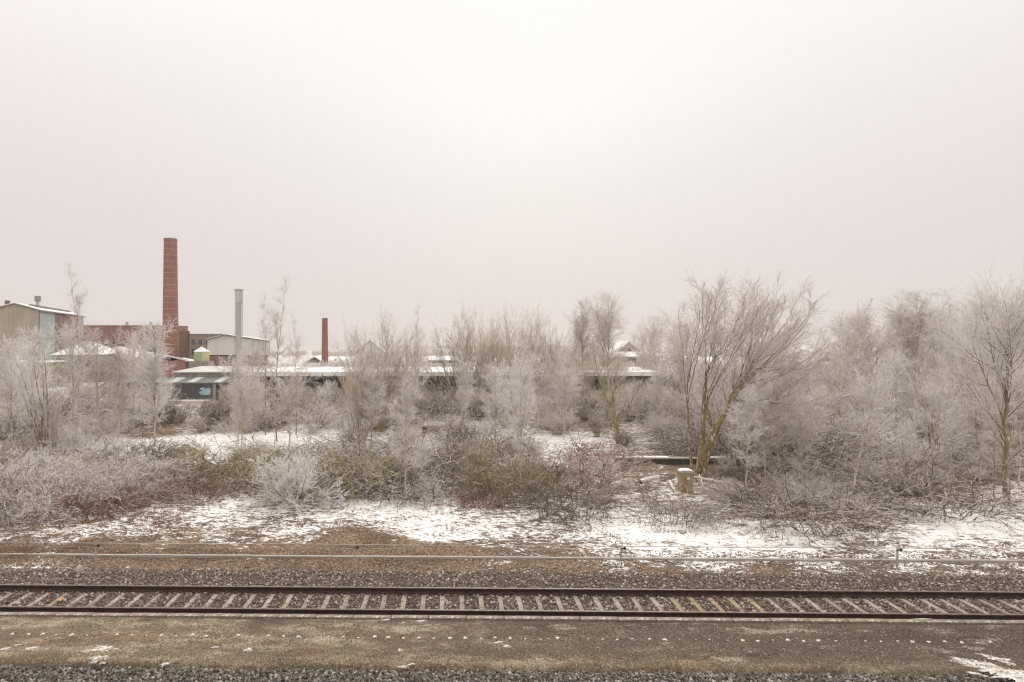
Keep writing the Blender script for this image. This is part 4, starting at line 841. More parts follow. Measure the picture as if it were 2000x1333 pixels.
# leaf between the rails
mb = MB(); pts = []
for k in range(14):
    a = 2 * PI * k / 14; rr = .12 * (1 if k % 2 == 0 else .55); pts.append((rr * math.cos(a), rr * math.sin(a) * 1.1, .02 + .02 * math.sin(a * 2)))
mb.poly(pts + [(0, 0, .008)] + [(p[0], p[1], p[2] - .006) for p in pts], [(i, (i + 1) % 14, 14) for i in range(14)] + [(i + 15, (i + 1) % 14 + 15, (i + 1) % 14, i) for i in range(14)])
M['leaf_tan'] = mottled('leaf_tan', (.52, .32, .17), (.42, .25, .13), 20)
o = mb.build('fallen_leaf', M['leaf_tan']); Z = GZ(1173); o.location = (WX(118, Z), Z, .02); tag(o, 'large tan leaf lying between the rails near the left', 'leaf')

# ------------------------------------------------------------------ objects on the bank
def rock(name, label, loc, d, mat, cat, seed=0, snowcap=True):
    import bmesh
    bm = bmesh.new(); bmesh.ops.create_icosphere(bm, subdivisions=3, radius=1); r = np.random.default_rng(seed); off = r.random(3) * 10
    for v in bm.verts:
        p = v.co.normalized(); k = 1 + .16 * (math.sin(p.x * 3 + off[0]) + math.sin(p.y * 3.7 + off[1]) + math.sin(p.z * 4.1 + off[2])) * .6
        v.co = Vector((p.x * d[0] * k, p.y * d[1] * k, max(-.15, p.z) * d[2] * k))
    me = bpy.data.meshes.new(name); bm.to_mesh(me); bm.free(); o = addobj(name, me, M[mat], None, True); o.location = loc
    return tag(o, label, cat)
Z = GZ(1115); rock('stone_block', 'rounded pale stone block at the end of the snow streak by the track', (WX(155, Z), Z, -.12), (.13, .12, .30), 'concrete', 'stone', 4)
Z = 30.4; cab = thing('electrical_cabinet', 'weathered grey concrete cabinet with lid and white plate in front of the great willow', 'cabinet', (WX(1339, Z), Z, -.05), -.12)
M['cab'] = mottled('cab', (.30, .26, .155), (.37, .335, .24), 2.2, c=(.24, .17, .09), cscale=5, stretch=(1.6, 1.6, .7), bump=.2)
M['cab_rust'] = mottled('cab_rust', (.26, .15, .075), (.32, .22, .13), 3, stretch=(2, 2, .5), bump=.2)
MB().box((0, 0, .60), (.66, .42, 1.12)).build('body', M['cab'], cab, bevel=.02)
MB().prism([(-.37, 1.16), (.37, 1.16), (.37, 1.25), (.2, 1.29), (-.2, 1.29), (-.37, 1.25)], -.25, .25).build('lid', M['concrete'], cab, bevel=.012)
MB().box((-.05, -.214, .55), (.30, .012, .86)).build('door', M['cab_rust'], cab)
M['plate'] = mottled('plate', (.78, .76, .70), (.70, .68, .62), 8)
MB().box((.08, -.226, .90), (.12, .008, .12)).build('plate', M['plate'], cab)
MB().box((.0, 0, .04), (.76, .52, .16)).build('plinth', M['concrete'], cab)
MB().prism([(-.35, 1.252), (.35, 1.252), (.19, 1.32), (-.19, 1.32)], -.23, .23).build('snow_cap', M['snow'], cab, bevel=.02)
def log(label, a, b, rad, mat='bark_birch', sag=.03, name='fallen_branch', cat='branch', cap=True):
    r = np.random.default_rng(int(a[0])); Za = GZ(a[1]); Zb = GZ(b[1]); A = np.array([WX(a[0], Za), Za, .06 + a[2]]); B = np.array([WX(b[0], Zb), Zb, .06 + b[2]])
    t = thing(name, label, cat, Vector(A)); mid = (A + B) / 2 + [0, 0, -sag]
    P, R = stem(r, [(0, 0, 0), mid - A, B - A], 9, rad, rad * .6, .03); V, f = tubes(P, R, 7); addobj('bark', mesh_np('bark', V, f), M[mat], t, True)
    P2 = P.copy(); P2[..., 2] += rad * .75; V, f = tubes(P2, R * .45, 6); addobj('snow_cap', mesh_np('snow_cap', V, f), M['snow'], t, True)
    Ls = np.linalg.norm(B - A); P3, R3 = grow(r, P, R, 5, .3, 1, .6, .2, Ls * .22, 4, up=.2, rmax=rad * .4, rend=.004); V, f = tubes(P3, R3, 4); addobj('side_branch', mesh_np('side_branch', V, f), M['twig_grey'], t)
log('snowy fallen trunk curving right from the grey cabinet', (1356, 948, .35), (1425, 956, .25), .075)
log('second fallen pole below the snowy trunk right of the cabinet', (1385, 962, .18), (1440, 966, .12), .06)
log('short thick log leaning by the left side of the cabinet', (1308, 953, .25), (1322, 972, .0), .10, sag=0)
log('thin log lying left of the cabinet foot', (1300, 970, .05), (1325, 980, .0), .06, sag=0)
log('pale snowy log lying further left of the cabinet', (1250, 958, .35), (1288, 950, .4), .13, sag=-.05)
log('long fallen pole on the snow below the second leaning birch', (1745, 996, .12), (1868, 1016, .02), .05, 'bark_olive')
log('fallen pole left of the long fallen pole on the snow', (1690, 1003, .1), (1765, 1000, .12), .04, 'bark_dark')
log('thin frosted branch under the long white leaning birch', (1640, 948, .05), (1720, 966, .05), .04)
log('thin stick lying right of the frosted branch under the leaning birch', (1720, 958, .05), (1775, 970, .05), .035)
log('forked fallen branch beside the snowy trunk right of the cabinet', (1366, 945, .4), (1376, 962, .0), .05, sag=0)
Z = GZ(970); rock('broken_stone', 'pale broken stone standing left of the cabinet', (WX(1283, Z), Z, -.02), (.14, .12, .34), 'concrete_light', 'stone', 8)
Z = GZ(945); rock('round_stone', 'round snowy stone behind the pale log left of the cabinet', (WX(1281, Z), Z, .1), (.15, .14, .28), 'snow', 'stone', 9)
Z = GZ(852); rock('small_boulder', 'pale boulder at the upper edge of the central snow patch', (WX(1090, Z), Z, .0), (.38, .3, .34), 'concrete_light', 'boulder', 12)
# low wall behind the great willow
Z = 37.2; wl = thing('low_wall', 'low dark retaining wall with snow on top behind the great willow', 'wall', (WX(1205, Z), Z, 0), -.015)
Lw = WX(1570, Z) - WX(1205, Z)
M['wall_dark'] = mottled('wall_dark', (.085, .075, .055), (.13, .11, .08), 2, c=(.07, .08, .04), cscale=6)
MB().box((Lw / 2, .2, .08), (Lw, .4, .62)).build('wall', M['wall_dark'], wl)
MB().box((Lw / 2, .16, .42), (Lw + .1, .5, .06)).build('coping', M['concrete'], wl)
for i, (a, b) in enumerate(((0, .28), (.48, .64), (.68, .82))): MB().box((Lw * (a + b) / 2, .17, .475), (Lw * (b - a), .44, .05)).build('snow_cap', M['snow'], wl, bevel=.02)
Z = 52.; sb = thing('snow_covered_slab', 'low snow-covered slab in the thicket left of the willow clump', 'slab', (WX(848, Z), Z, 0)); MB().box((0, 0, .1), (2.0, 1.6, .5)).build('slab', M['wall_dark'], sb, bevel=.05); blob('snow_cap', None, (0, 0, .34), 1.1, .9, .22, 5, None, None, 30, .08).parent = sb
Z = 53.; blob('snow_mound', 'broad snow mound behind the long white leaning birch', (WX(1740, Z), Z, .1), 2.6, 1.6, .55, 6, 'snow mound', None, 30, .12)
Z = 72.; lw = thing('snowy_ledge', 'low snow-topped ledge in front of the graffiti shed', 'ledge', (WX(300, Z), Z - 1.0, 0)); MB().box((2.6, 0, .02), (9, .5, .5)).build('ledge_wall', M['concrete'], lw); MB().box((2.6, 0, .33), (9, .6, .12)).build('snow_cap', M['snow_roof'], lw, bevel=.04)

# ------------------------------------------------------------------ buildings
M['brick'] = brickmat('brick', (.30, .13, .095), (.245, .105, .08), (.34, .25, .21), soot=(.17, .085, .07))
M['brick_dull'] = brickmat('brick_dull', (.20, .105, .085), (.165, .09, .075), (.22, .17, .15))
M['brick_red'] = brickmat('brick_red', (.36, .14, .095), (.29, .115, .08), (.36, .27, .23))
M['brick_cyl'] = brickmat('brick_cyl', (.295, .128, .088), (.23, .10, .07), (.34, .20, .14), cyl=1.6, soot=(.17, .062, .042))
M['brick_cyl_small'] = brickmat('brick_cyl_small', (.29, .105, .068), (.24, .085, .056), (.28, .17, .125), cyl=.8, soot=(.16, .065, .048))
M['beige'] = cladmat('beige', (.40, .335, .255), (.46, .395, .31)); M['white_clad'] = cladmat('white_clad', (.60, .575, .55), (.66, .635, .61))
M['glassy'] = cladmat('glassy', (.26, .305, .295), (.34, .375, .36)); M['glass_frame'] = mottled('glass_frame', (.52, .53, .51), (.44, .45, .44), 3)
M['grey_clad'] = cladmat('grey_clad', (.33, .315, .275), (.40, .38, .335)); M['dark_clad'] = cladmat('dark_clad', (.105, .10, .095), (.15, .14, .13))
M['tan_wall'] = mottled('tan_wall', (.36, .31, .245), (.30, .25, .2), .8); M['tan_brick'] = brickmat('tan_brick', (.30, .235, .18), (.25, .19, .145), (.36, .31, .26))
M['roof_dark'] = mottled('roof_dark', (.16, .135, .125), (.21, .18, .165), 1.); M['window'] = mottled('window', (.05, .052, .055), (.085, .085, .085), 1., rough=.25, spec=.5)
M['roof_grey'] = mottled('roof_grey', (.56, .53, .50), (.48, .45, .425), .5); M['skylight'] = mottled('skylight', (.52, .50, .475), (.44, .42, .40), 2)
M['lean_roof'] = mottled('lean_roof', (.155, .165, .16), (.20, .205, .195), .8); M['steel'] = cladmat('steel', (.42, .395, .375), (.48, .455, .435)); M['steel_light'] = cladmat('steel_light', (.50, .485, .465), (.56, .54, .52))
M['flue_vent'] = mottled('flue_vent', (.26, .23, .215), (.31, .275, .26), 2)
M['silo_cream'] = cladmat('silo_cream', (.50, .48, .28), (.56, .54, .35)); M['silo_green'] = cladmat('silo_green', (.31, .41, .21), (.36, .45, .25))
M['timber'] = mottled('timber', (.13, .10, .075), (.19, .15, .115), 3, stretch=(1, 1, .2)); M['back_dark'] = mottled('back_dark', (.075, .062, .052), (.12, .098, .08), 1.2)

# tall chimney
Z = 136.; base = (WX(333, Z), Z, 0)
ch = thing('tall_chimney', 'tall tapering red brick chimney with pale bands rising above the factory', 'chimney', base)
H = WZ(467, Z); rb = 15.4 * Z / F; rt = 12.0 * Z / F
nst = 40; MB().lathe([(rb + (rt - rb) * k / nst, H * k / nst) for k in range(nst + 1)], 32).build('shaft', M['brick_cyl'], ch, smooth=False)
M['band'] = mottled('band', (.50, .34, .26), (.42, .25, .19), 1.5)
hb = 6.0
while hb < H - .8:
    q = hb / H; rr = rb + (rt - rb) * q; MB().lathe([(rr + .004, -.05), (rr + .03, -.04), (rr + .03, .04), (rr + .004, .05)], 32).build('band', M['band'], ch).location = (0, 0, hb); hb += 1.35
MB().lathe([(rt + .02, H - .5), (rt + .07, H - .45), (rt + .07, H + .02), (rt - .25, H + .03)], 32).build('crown_ring', M['brick'], ch)
MB().lathe([(rt + .05, H + .022), (rt + .03, H + .10), (rt - .3, H + .12)], 32).build('snow_cap', M['snow'], ch)
for k in range(4): MB().box((rt * .8 * math.cos(k * 1.7), rt * .8 * math.sin(k * 1.7), H + .25), (.05, .05, .5)).build('lightning_rod', M['band'], ch)
# small chimney
Z = 160.; ch = thing('small_chimney', 'smaller plain red brick chimney standing alone right of the white hall', 'chimney', (WX(634.5, Z), Z, 0)); H = WZ(622, Z); rb = 6.6 * Z / F; rt = 5.3 * Z / F
MB().lathe([(rb + (rt - rb) * k / 20, H * k / 20) for k in range(21)], 24).build('shaft', M['brick_cyl_small'], ch)
MB().lathe([(rt + .01, H - .35), (rt + .05, H - .3), (rt + .05, H), (rt - .2, H + .02)], 24).build('crown_ring', M['brick_dull'], ch)
# metal flue
Z = 105.; fl = thing('metal_flue', 'slim pale steel flue stack with a wider top sleeve and ladder', 'flue', (WX(466.5, Z), Z, 0)); H = WZ(567, Z); rr = 5.0 * Z / F
MB().lathe([(rr, 0), (rr, WZ(592, Z))], 20).build('pipe', M['steel'], fl)
MB().lathe([(rr + .02, WZ(594, Z)), (rr * 1.38, WZ(591, Z)), (rr * 1.38, H)], 20).build('sleeve', M['steel_light'], fl)
MB().lathe([(rr * 1.38, H - .12), (rr * 1.8, H - .02), (rr * 1.8, H + .14), (rr * .9, H + .2)], 20).build('cap', M['steel'], fl)
for s in (-1, 1): MB().box((-rr - .14, s * .18, H * .5), (.05, .05, H * .98)).build('ladder_rail', M['flue_vent'], fl)
MB().lathe([(.06, 0), (.06, H - .3)], 8, (rr * 1.25 + .12, -.1, 0)).build('side_pipe', M['steel_light'], fl)

# beige hall with green glass strip
A = Vector((-74, 110, 0)); fd = Vector((-.94, -.342, 0)); rzh = math.atan2(.342, .94)   # local x runs right along the gable, y back
hl = thing('beige_hall', 'tall beige clad factory hall with snowy gable roof and green glass strip at far left', 'building', A, rzh)
E, Rg, Wd, Ln = 12.6, 13.7, 7.6, 37.2
prof = [(0, 0), (0, E), (-Wd / 2, Rg), (-Wd, E), (-Wd, 0)]
MB().prism(prof[::-1], 0.0, .3).build('gable_wall', M['beige'], hl)
rb_ = None
for k in range(25):
    x = -.15 - k * .3; zt = E + (Rg - E) * (1 - abs(x + Wd / 2) / (Wd / 2)) - .25
    MB().box((x, -.02, zt / 2), (.05, .05, zt)).build('cladding_rib', M['beige'], hl)
def seg(name, y0, y1, mat, pr=0.0): return MB().box2((-.3 + pr, y0, 0), (pr, y1, E - .02)).build(name, M[mat], hl)
seg('glass_strip', .35, 10.9, 'glassy'); seg('brick_wall', 10.92, 31.5, 'brick_dull'); seg('glass_strip', 31.52, Ln, 'glassy')
for z in (2.6, 5.2, 7.8, 10.4): MB().box((.02, 5.6, z), (.1, 10.4, .14)).build('glazing_bar', M['glass_frame'], hl)
for y in (2.4, 4.5, 6.6, 8.7): MB().box((.01, y, E / 2), (.07, .09, E - .1)).build('mullion', M['glass_frame'], hl)
MB().box((.02, .12, E / 2), (.14, .3, E)).build('corner_post', M['roof_dark'], hl)
MB().box2((-Wd, Ln - .3, 0), (-.3, Ln, E)).build('back_wall', M['brick_dull'], hl); MB().box2((-Wd, .3, 0), (-Wd + .3, Ln - .3, E)).build('side_wall', M['beige'], hl)
for s, nm in ((1, 'roof'), (-1, 'roof')):
    x0 = .35 if s > 0 else -Wd - .35; z0 = E - .1
    MB().prism([(x0, z0), (-Wd / 2, Rg + .02), (-Wd / 2, Rg + .22), (x0, z0 + .2)] if s > 0 else [(-Wd / 2, Rg + .02), (x0, z0), (x0, z0 + .2), (-Wd / 2, Rg + .22)], -.3, Ln + .3).build(nm, M['roof_dark'], hl)
    MB().prism([(x0, z0 + .205), (-Wd / 2, Rg + .225), (-Wd / 2, Rg + .36), (x0, z0 + .33)] if s > 0 else [(-Wd / 2, Rg + .225), (x0, z0 + .205), (x0, z0 + .33), (-Wd / 2, Rg + .36)], -.25, Ln + .2).build('snow_layer', M['snow_roof'], hl)
MB().prism([(-3.2, 13.75), (-1.6, 13.3), (-1.6, 13.75), (-3.2, 14.1)], 6, 32).build('roof_monitor', M['roof_dark'], hl)
vt = MB().lathe([(.30, 13.6), (.30, 15.0)], 12, (-2.2, 8., 0)).build('vent_stub', M['steel_light'], hl); MB().lathe([(.3, 14.7), (.55, 14.72), (.55, 15.75), (.1, 15.78)], 14, (-2.2, 8., 0)).build('vent_hood', M['flue_vent'], vt)
MB().box((-5.9, 3.5, 13.9), (.7, .7, 1.3)).build('roof_chimney', M['brick_dull'], hl)
MB().box((-2.45, -.03, 7.4), (.5, .08, .85)).build('window', M['window'], hl)

# brick factory block
Z = 152.; fb = thing('brick_factory_block', 'long flat-roofed dull red brick factory block behind the tall chimney', 'building', (WX(150, Z), Z, 0))
L = WX(322, Z) - WX(150, Z); Hh = WZ(637, Z)
MB().box2((0, 0, 0), (L, 14, Hh)).build('wall', M['brick'], fb); MB().box2((-.1, -.1, Hh + .002), (L + .1, 14.1, Hh + .14)).build('coping', M['roof_dark'], fb); MB().box2((-.05, -.05, Hh + .142), (L + .05, 14, Hh + .24)).build('snow_layer', M['snow_roof'], fb)
for px in (240, 287): MB().box((WX(px, Z) - WX(150, Z), 2, Hh + .6), (.5, .5, .9)).build('roof_vent', M['flue_vent'], fb)
for k in range(9): w_ = MB().box((2.2 + k * 2.3, -.02, Hh * .5), (1.3, .08, 2.2)).build('window', M['window'], fb); MB().box((2.2 + k * 2.3, -.05, Hh * .5 - 1.16), (1.5, .14, .1)).build('sill', M['concrete'], w_)
Z = 150.; ab = thing('brick_annex', 'narrow brown brick block right behind the tall chimney', 'building', (WX(340, Z), Z, 0), .41); L = 3.6; Hh = WZ(648, Z)
MB().box2((0, 0, 0), (L, 10, Hh)).build('wall', M['brick_dull'], ab); MB().box2((-.08, -.08, Hh + .002), (L + .08, 10, Hh + .12)).build('coping', M['roof_dark'], ab); MB().box((L * .62, 1, Hh + .4), (.4, .4, .7)).build('roof_vent', M['brick_dull'], ab)
# tan office with windows, side receding
Z = 150.; ob = thing('tan_office', 'old tan brick building with dark windows left of the white hall', 'building', (WX(369, Z) + .1, Z + .2, 0), .42)
L = 5.6; Hh = WZ(654, Z)
MB().box2((0, 0, 0), (L, 9, Hh)).build('wall', M['tan_brick'], ob); MB().box2((-.15, -.2, Hh + .002), (L + .2, 9, Hh + .16)).build('eave', M['roof_dark'], ob)
for zz in (Hh - 1.9, Hh - 4.3):
    for k, xx in enumerate((.8, 2.5, 4.2)):
        w_ = MB().box((xx, -.02, zz), (.75, .1, 1.35)).build('window', M['window'], ob); MB().box((xx, -.06, zz - .73), (.95, .16, .1)).build('sill', M['concrete'], w_)
Z = 195.; rb2 = thing('distant_flat_hall', 'dark flat roof of a distant hall behind the tan office', 'building', (WX(366, Z), Z, 0)); L = WX(432, Z) - WX(366, Z); Hh = WZ(652.5, Z); MB().box2((0, 0, 0), (L, 12, Hh - .7)).build('wall', M['tan_wall'], rb2); MB().box2((-.5, -.5, Hh - .698), (L + .5, 12, Hh)).build('roof', M['roof_dark'], rb2)
# white gabled hall
Z = 130.; wh = thing('white_hall', 'white clad hall with shallow gable and brick base behind the metal flue', 'building', (WX(405, Z), Z, 0), .285); xr = 12.75; xp = WX(437, Z) - WX(405, Z); zl, zp, zr = WZ(665, Z), WZ(655.5, Z), WZ(668, Z); zb = WZ(693.5, Z)
MB().prism([(0, zb), (xr, zb - .2), (xr, zr), (xp, zp), (0, zl)], 0, 22).build('upper_cladding', M['white_clad'], wh); MB().box2((.05, .12, 0), (xr - 3.3, 21.8, zb - .22)).build('brick_base', M['brick_dull'], wh); MB().box2((xr - 3.29, .12, 0), (xr - .05, 21.8, zb - .22)).build('tan_base', M['tan_brick'], wh)
for k in range(22): xx = .3 + k * .6; MB().box((xx, -.015, (zb + min(zl + (zp - zl) * xx / xp if xx < xp else zp + (zr - zp) * (xx - xp) / (xr - xp), 99)) / 2 - .05), (.04, .03, (min(zl + (zp - zl) * xx / xp if xx < xp else zp + (zr - zp) * (xx - xp) / (xr - xp), 99) - zb) - .2)).build('cladding_rib', M['white_clad'], wh)
MB().prism([(-.25, zl - .02), (xp, zp + .02), (xp, zp + .22), (-.25, zl + .16)], -.35, 22.2).build('roof', M['roof_dark'], wh); MB().prism([(xp, zp + .02), (xr + .25, zr - .02), (xr + .25, zr + .16), (xp, zp + .22)], -.35, 22.2).build('roof', M['roof_dark'], wh)
MB().prism([(-.2, zl + .165), (xp, zp + .225), (xp, zp + .32), (-.2, zl + .28)], -.25, 22).build('snow_layer', M['snow_roof'], wh); MB().prism([(xp, zp + .225), (xr + .2, zr + .165), (xr + .2, zr + .28), (xp, zp + .32)], -.25, 22).build('snow_layer', M['snow_roof'], wh)
for px in (490, 501, 522): MB().box((WX(px, Z) - WX(405, Z), -.06, (zb + zr) / 2), (.12, .1, zr - zb)).build('downpipe', M['flue_vent'], wh)
# silo
Z = 112.; sl2 = thing('green_silo', 'squat cream silo with a green panel and snowy cone roof', 'silo', (WX(394, Z), Z, 0)); rr = 14.0 * Z / F
MB().lathe([(rr, WZ(706, Z)), (rr, WZ(687, Z))], 20).build('tank', M['silo_cream'], sl2)
mb = MB(); n = 8; a0 = -PI / 2 - .75; 
for k in range(n):
    a = a0 + 1.15 * k / n; a1 = a0 + 1.15 * (k + 1) / n; r1 = rr + .05
    mb.poly([(r1 * math.cos(a), r1 * math.sin(a), WZ(705, Z)), (r1 * math.cos(a1), r1 * math.sin(a1), WZ(705, Z)), (r1 * math.cos(a1), r1 * math.sin(a1), WZ(688, Z)), (r1 * math.cos(a), r1 * math.sin(a), WZ(688, Z))], [(0, 1, 2, 3)])
mb.build('green_panel', M['silo_green'], sl2)
MB().lathe([(rr * 1.05, WZ(687.5, Z)), (rr * 1.05, WZ(686.5, Z)), (.25, WZ(679, Z)), (.2, WZ(677.5, Z))], 20).build('cone_roof', M['snow_roof'], sl2)
MB().box2((-rr * 1.35, -rr, 0), (rr * 1.35, rr, WZ(706.2, Z))).build('plinth', M['tan_wall'], sl2)
for k in range(4): MB().box((-rr + k * rr * .66, -rr - .1, WZ(709, Z)), (.2, .15, .9)).build('stanchion', M['concrete'], sl2)
# small white-roofed kiosk
Z = 118.; ki = thing('snow_roofed_kiosk', 'tiny kiosk with white lean-to roof between tall chimney and silo', 'kiosk', (WX(347, Z), Z, 0)); L = WX(369, Z) - WX(347, Z)
MB().box2((0, 0, 0), (L, 3, WZ(706.5, Z))).build('wall', M['dark_clad'], ki); MB().prism([(-.1, WZ(706.3, Z)), (L + .3, WZ(706.3, Z)), (L + .3, WZ(705.3, Z)), (-.1, WZ(700, Z))], -.2, 3.1).build('roof', M['snow_roof'], ki)
# hip roof house
Z = 100.; hh = thing('hip_roof_house', 'low tan house with a snow-covered pyramid roof below the beige hall', 'house', (WX(99, Z), Z, 0)); L = WX(192, Z) - WX(99, Z); ze, zt = WZ(695.5, Z), WZ(668, Z)
MB().box2((.3, .3, 0), (L - .3, 7.7, ze)).build('wall', M['tan_wall'], hh); MB().box2((0, 0, ze + .001), (L, 8, ze + .16)).build('eave', M['timber'], hh)
mb = MB(); q = ze + .162; mb.poly([(-.1, -.1, q), (L + .1, -.1, q), (L + .1, 8.1, q), (-.1, 8.1, q), (L * .42, 3.6, zt), (L * .6, 4.2, zt)], [(0, 1, 5, 4), (1, 2, 5), (2, 3, 4, 5), (3, 0, 4), (3, 2, 1, 0)]); mb.build('roof', M['snow_roof'], hh)
for k in range(3): w_ = MB().box((1.5 + k * 2.4, .29, ze - 1.3), (.9, .08, 1.1)).build('window', M['window'], hh); MB().box((1.5 + k * 2.4, .24, ze - 1.9), (1.1, .14, .08)).build('sill', M['concrete'], w_)
# slanting long brick shed
p0 = Vector((-83, 150, 0)); p1 = Vector((-39.8, 82, 0)); dv = (p1 - p0); Ls = dv.length
bs = thing('red_brick_shed', 'long red brick shed with pale snowy roof running toward the chimney foot', 'shed', p0, math.atan2(dv.y, dv.x)); ze = 4.5
MB().box2((0, 0, 0), (Ls, 4.4, ze)).build('wall', M['brick_red'], bs); MB().prism([(-.35, ze), (2.2, ze + .6), (2.2, ze + .78), (-.35, ze + .2)], -.2, Ls + .2, axis='x').build('roof', M['snow_roof'], bs); MB().prism([(2.2, ze + .6), (4.75, ze), (4.75, ze + .2), (2.2, ze + .78)], -.2, Ls + .2, axis='x').build('roof', M['snow_roof'], bs)
MB().box2((0, -.06, ze - .5), (Ls, -.01, ze - .3)).build('cornice', M['tan_wall'], bs)
for k in range(16): MB().box((3 + k * 4.6, -.03, 2.4), (1.4, .1, 1.5)).build('window', M['window'], bs)
# low snowy roof at far left behind trees
Z = 92.; ls = thing('low_snowy_shed', 'low shed with a thin snowy roof line below the beige hall', 'shed', (WX(-30, Z), Z, 0)); L = WX(98, Z) - WX(-30, Z); ze = WZ(710, Z)
MB().box2((0, 0, 0), (L, 4, ze)).build('wall', M['tan_wall'], ls); MB().box2((-.2, -.3, ze + .001), (L + .2, 4.2, ze + .12)).build('roof', M['roof_dark'], ls); MB().box2((-.15, -.25, ze + .122), (L + .15, 4.1, ze + .26)).build('snow_layer', M['snow_roof'], ls)

# grey corrugated shed with lean-to and graffiti
Z = 75.; gs = thing('grey_corrugated_shed', 'grey corrugated shed with a lean-to below the tall chimney and blue graffiti on its wall', 'shed', (WX(330, Z), Z, 0)); L = WX(462, Z) - WX(330, Z); o0 = WX(330, Z)
zt = WZ(728, Z); zw = WZ(736, Z)
MB().box2((.9, .05, 0), (L, 8.8, zt - .02)).build('upper_wall', M['grey_clad'], gs)
for k in range(40): MB().box((1.0 + k * .19, .03, (zw + zt) / 2), (.09, .06, zt - zw)).build('corrugation', M['grey_clad'], gs)
MB().prism([(-.25, zt), (9, WZ(717, 84)), (9, WZ(717, 84) + .12), (-.25, zt + .1)], .5, L, axis='x').build('roof', M['roof_grey'], gs)
Zf = 72.; zlf = WZ(747.5, Zf); zlb = WZ(737.5, 74.9); xr_ = WX(433, Zf) - o0
MB().prism([(-3.1, zlf - .12), (-.02, zlb - .12), (-.02, zlb), (-3.1, zlf)], -4.2, xr_, axis='x').build('lean_to_roof', M['lean_roof'], gs)
for a, b in ((325, 345), (365, 381), (417, 433)):
    x0, x1 = WX(a, Zf) - o0, WX(b, Zf) - o0; MB().prism([(-3.13, zlf + .004), (-.05, zlb + .004), (-.05, zlb + .05), (-3.13, zlf + .05)], x0, x1, axis='x').build('roof_light', M['skylight'], gs)
MB().box2((-4, -2.85, 0), (WX(414, Zf) - o0, -2.7, zlf - .14)).build('front_wall', M['dark_clad'], gs)
fm = None
for k in range(56):
    x = -3.9 + k * .165
    if x > WX(413, Zf) - o0: break
    MB().box((x, -2.87, (zlf - .14) / 2), (.07, .06, zlf - .16)).build('corrugation', M['dark_clad'], gs)
MB().box2((WX(415, Zf) - o0, -2.95, 0), (WX(421, Zf) - o0, -2.6, zlf - .13)).build('post', M['tan_wall'], gs); MB().box2((WX(427, Zf) - o0, -2.95, 0), (WX(432, Zf) - o0, -2.6, zlf - .13)).build('post', M['dark_clad'], gs)
MB().box2((WX(421.5, Zf) - o0, -2.3, 0), (WX(426.5, Zf) - o0, -2.2, zlf - .2)).build('door', M['timber'], gs)
M['paint_blue'] = mottled('paint_blue', (.27, .46, .55), (.33, .52, .60), 4, rough=.5); M['paint_pale'] = mottled('paint_pale', (.42, .53, .58), (.48, .57, .61), 4, rough=.5); M['paint_dark'] = mottled('paint_dark', (.06, .09, .12), (.08, .11, .14), 4)
def disc(name, cx, cz, rx, rz, y, mat, seed, par, n=22):
    r = np.random.default_rng(seed); a = np.linspace(0, 2 * PI, n, endpoint=False); k = 1 + .12 * np.sin(3 * a + r.uniform(0, 6)) + .08 * np.sin(5 * a + r.uniform(0, 6))
    pts = [(cx + rx * k[i] * math.cos(a[i]), y, cz + rz * k[i] * math.sin(a[i])) for i in range(n)]
    mb = MB(); mb.poly(pts + [(p[0], p[1] + .006, p[2]) for p in pts], [tuple(range(n))] + [((i + 1) % n, i, i + n, (i + 1) % n + n) for i in range(n)]); return mb.build(name, M[mat], par)
gx = lambda p: WX(p, Zf) - o0; gz_ = lambda p: WZ(p, Zf)
for i, (cx, cy, rx, rz, mt) in enumerate([(401, 767, 11, 5.2, 'paint_pale'), (395.5, 760, 5.2, 2.6, 'paint_blue'), (406, 760.5, 5.0, 2.3, 'paint_blue'), (393.5, 768, 3.4, 3.4, 'paint_blue'), (403, 770, 3.0, 2.0, 'paint_blue')]):
    s = Zf / F; disc('graffiti', gx(cx), gz_(cy), rx * s, rz * s, -2.915 - .004 * i, mt, 50 + i, gs)
for i, (cx, cy, rx, rz) in enumerate([(392.5, 764.5, 1.4, .5), (398.5, 766, 1.6, .55), (396, 761, 1.0, .5), (404, 762.5, 1.6, .5), (408, 769, .5, 1.2)]): s = Zf / F; disc('graffiti_line', gx(cx), gz_(cy), rx * s, rz * s, -2.95 - .004 * i, 'paint_dark', 70 + i, gs)

# long open goods shed
Z = 72.; cs = thing('long_goods_shed', 'long low open-fronted goods shed with a snowy roof across the middle', 'shed', (WX(460, Z), Z, 0)); L = WX(1290, Z) - WX(460, Z); zb, zf = WZ(737, Z), WZ(728.5, Z); zr = WZ(716.5, 82)
MB().box2((0, 0, zb - .05), (L, .16, zf - .16)).build('fascia', M['timber'], cs)
MB().prism([(-.2, zf - .155), (10, zr - .14), (10, zr), (-.2, zf - .02)], -.2, L + .2, axis='x').build('roof', M['roof_grey'], cs)
npan = 34
for k in range(npan):
    x0 = k * (L / npan) + .03; x1 = (k + 1) * (L / npan) - .10; hs = .13 + .04 * random.random(); d0 = random.uniform(-.30, -.22); d1 = random.uniform(3.0, 9.6) if k < 10 else random.uniform(7.5, 9.9)
    zz = lambda y: (zf - .015) + (zr - zf) * (y + .2) / 10.2
    MB().prism([(d0, zz(d0) - .35), (d0 + .1, zz(d0) - .36), (d0 + .12, zz(d0) + .004), (d1, zz(d1) + .004), (d1 - .15, zz(d1) + hs * .6), (d0 + .05, zz(d0) + hs * .8)], x0, x1 + .12 if k > 9 else x1, axis='x').build('snow_layer', M['snow_roof'], cs)
    if k: MB().prism([(-.2, zz(-.2)), (9.9, zz(9.9)), (9.9, zz(9.9) + .06), (-.2, zz(-.2) + .06)], x0 - .075, x0 - .035, axis='x').build('roof_seam', M['roof_grey'], cs)
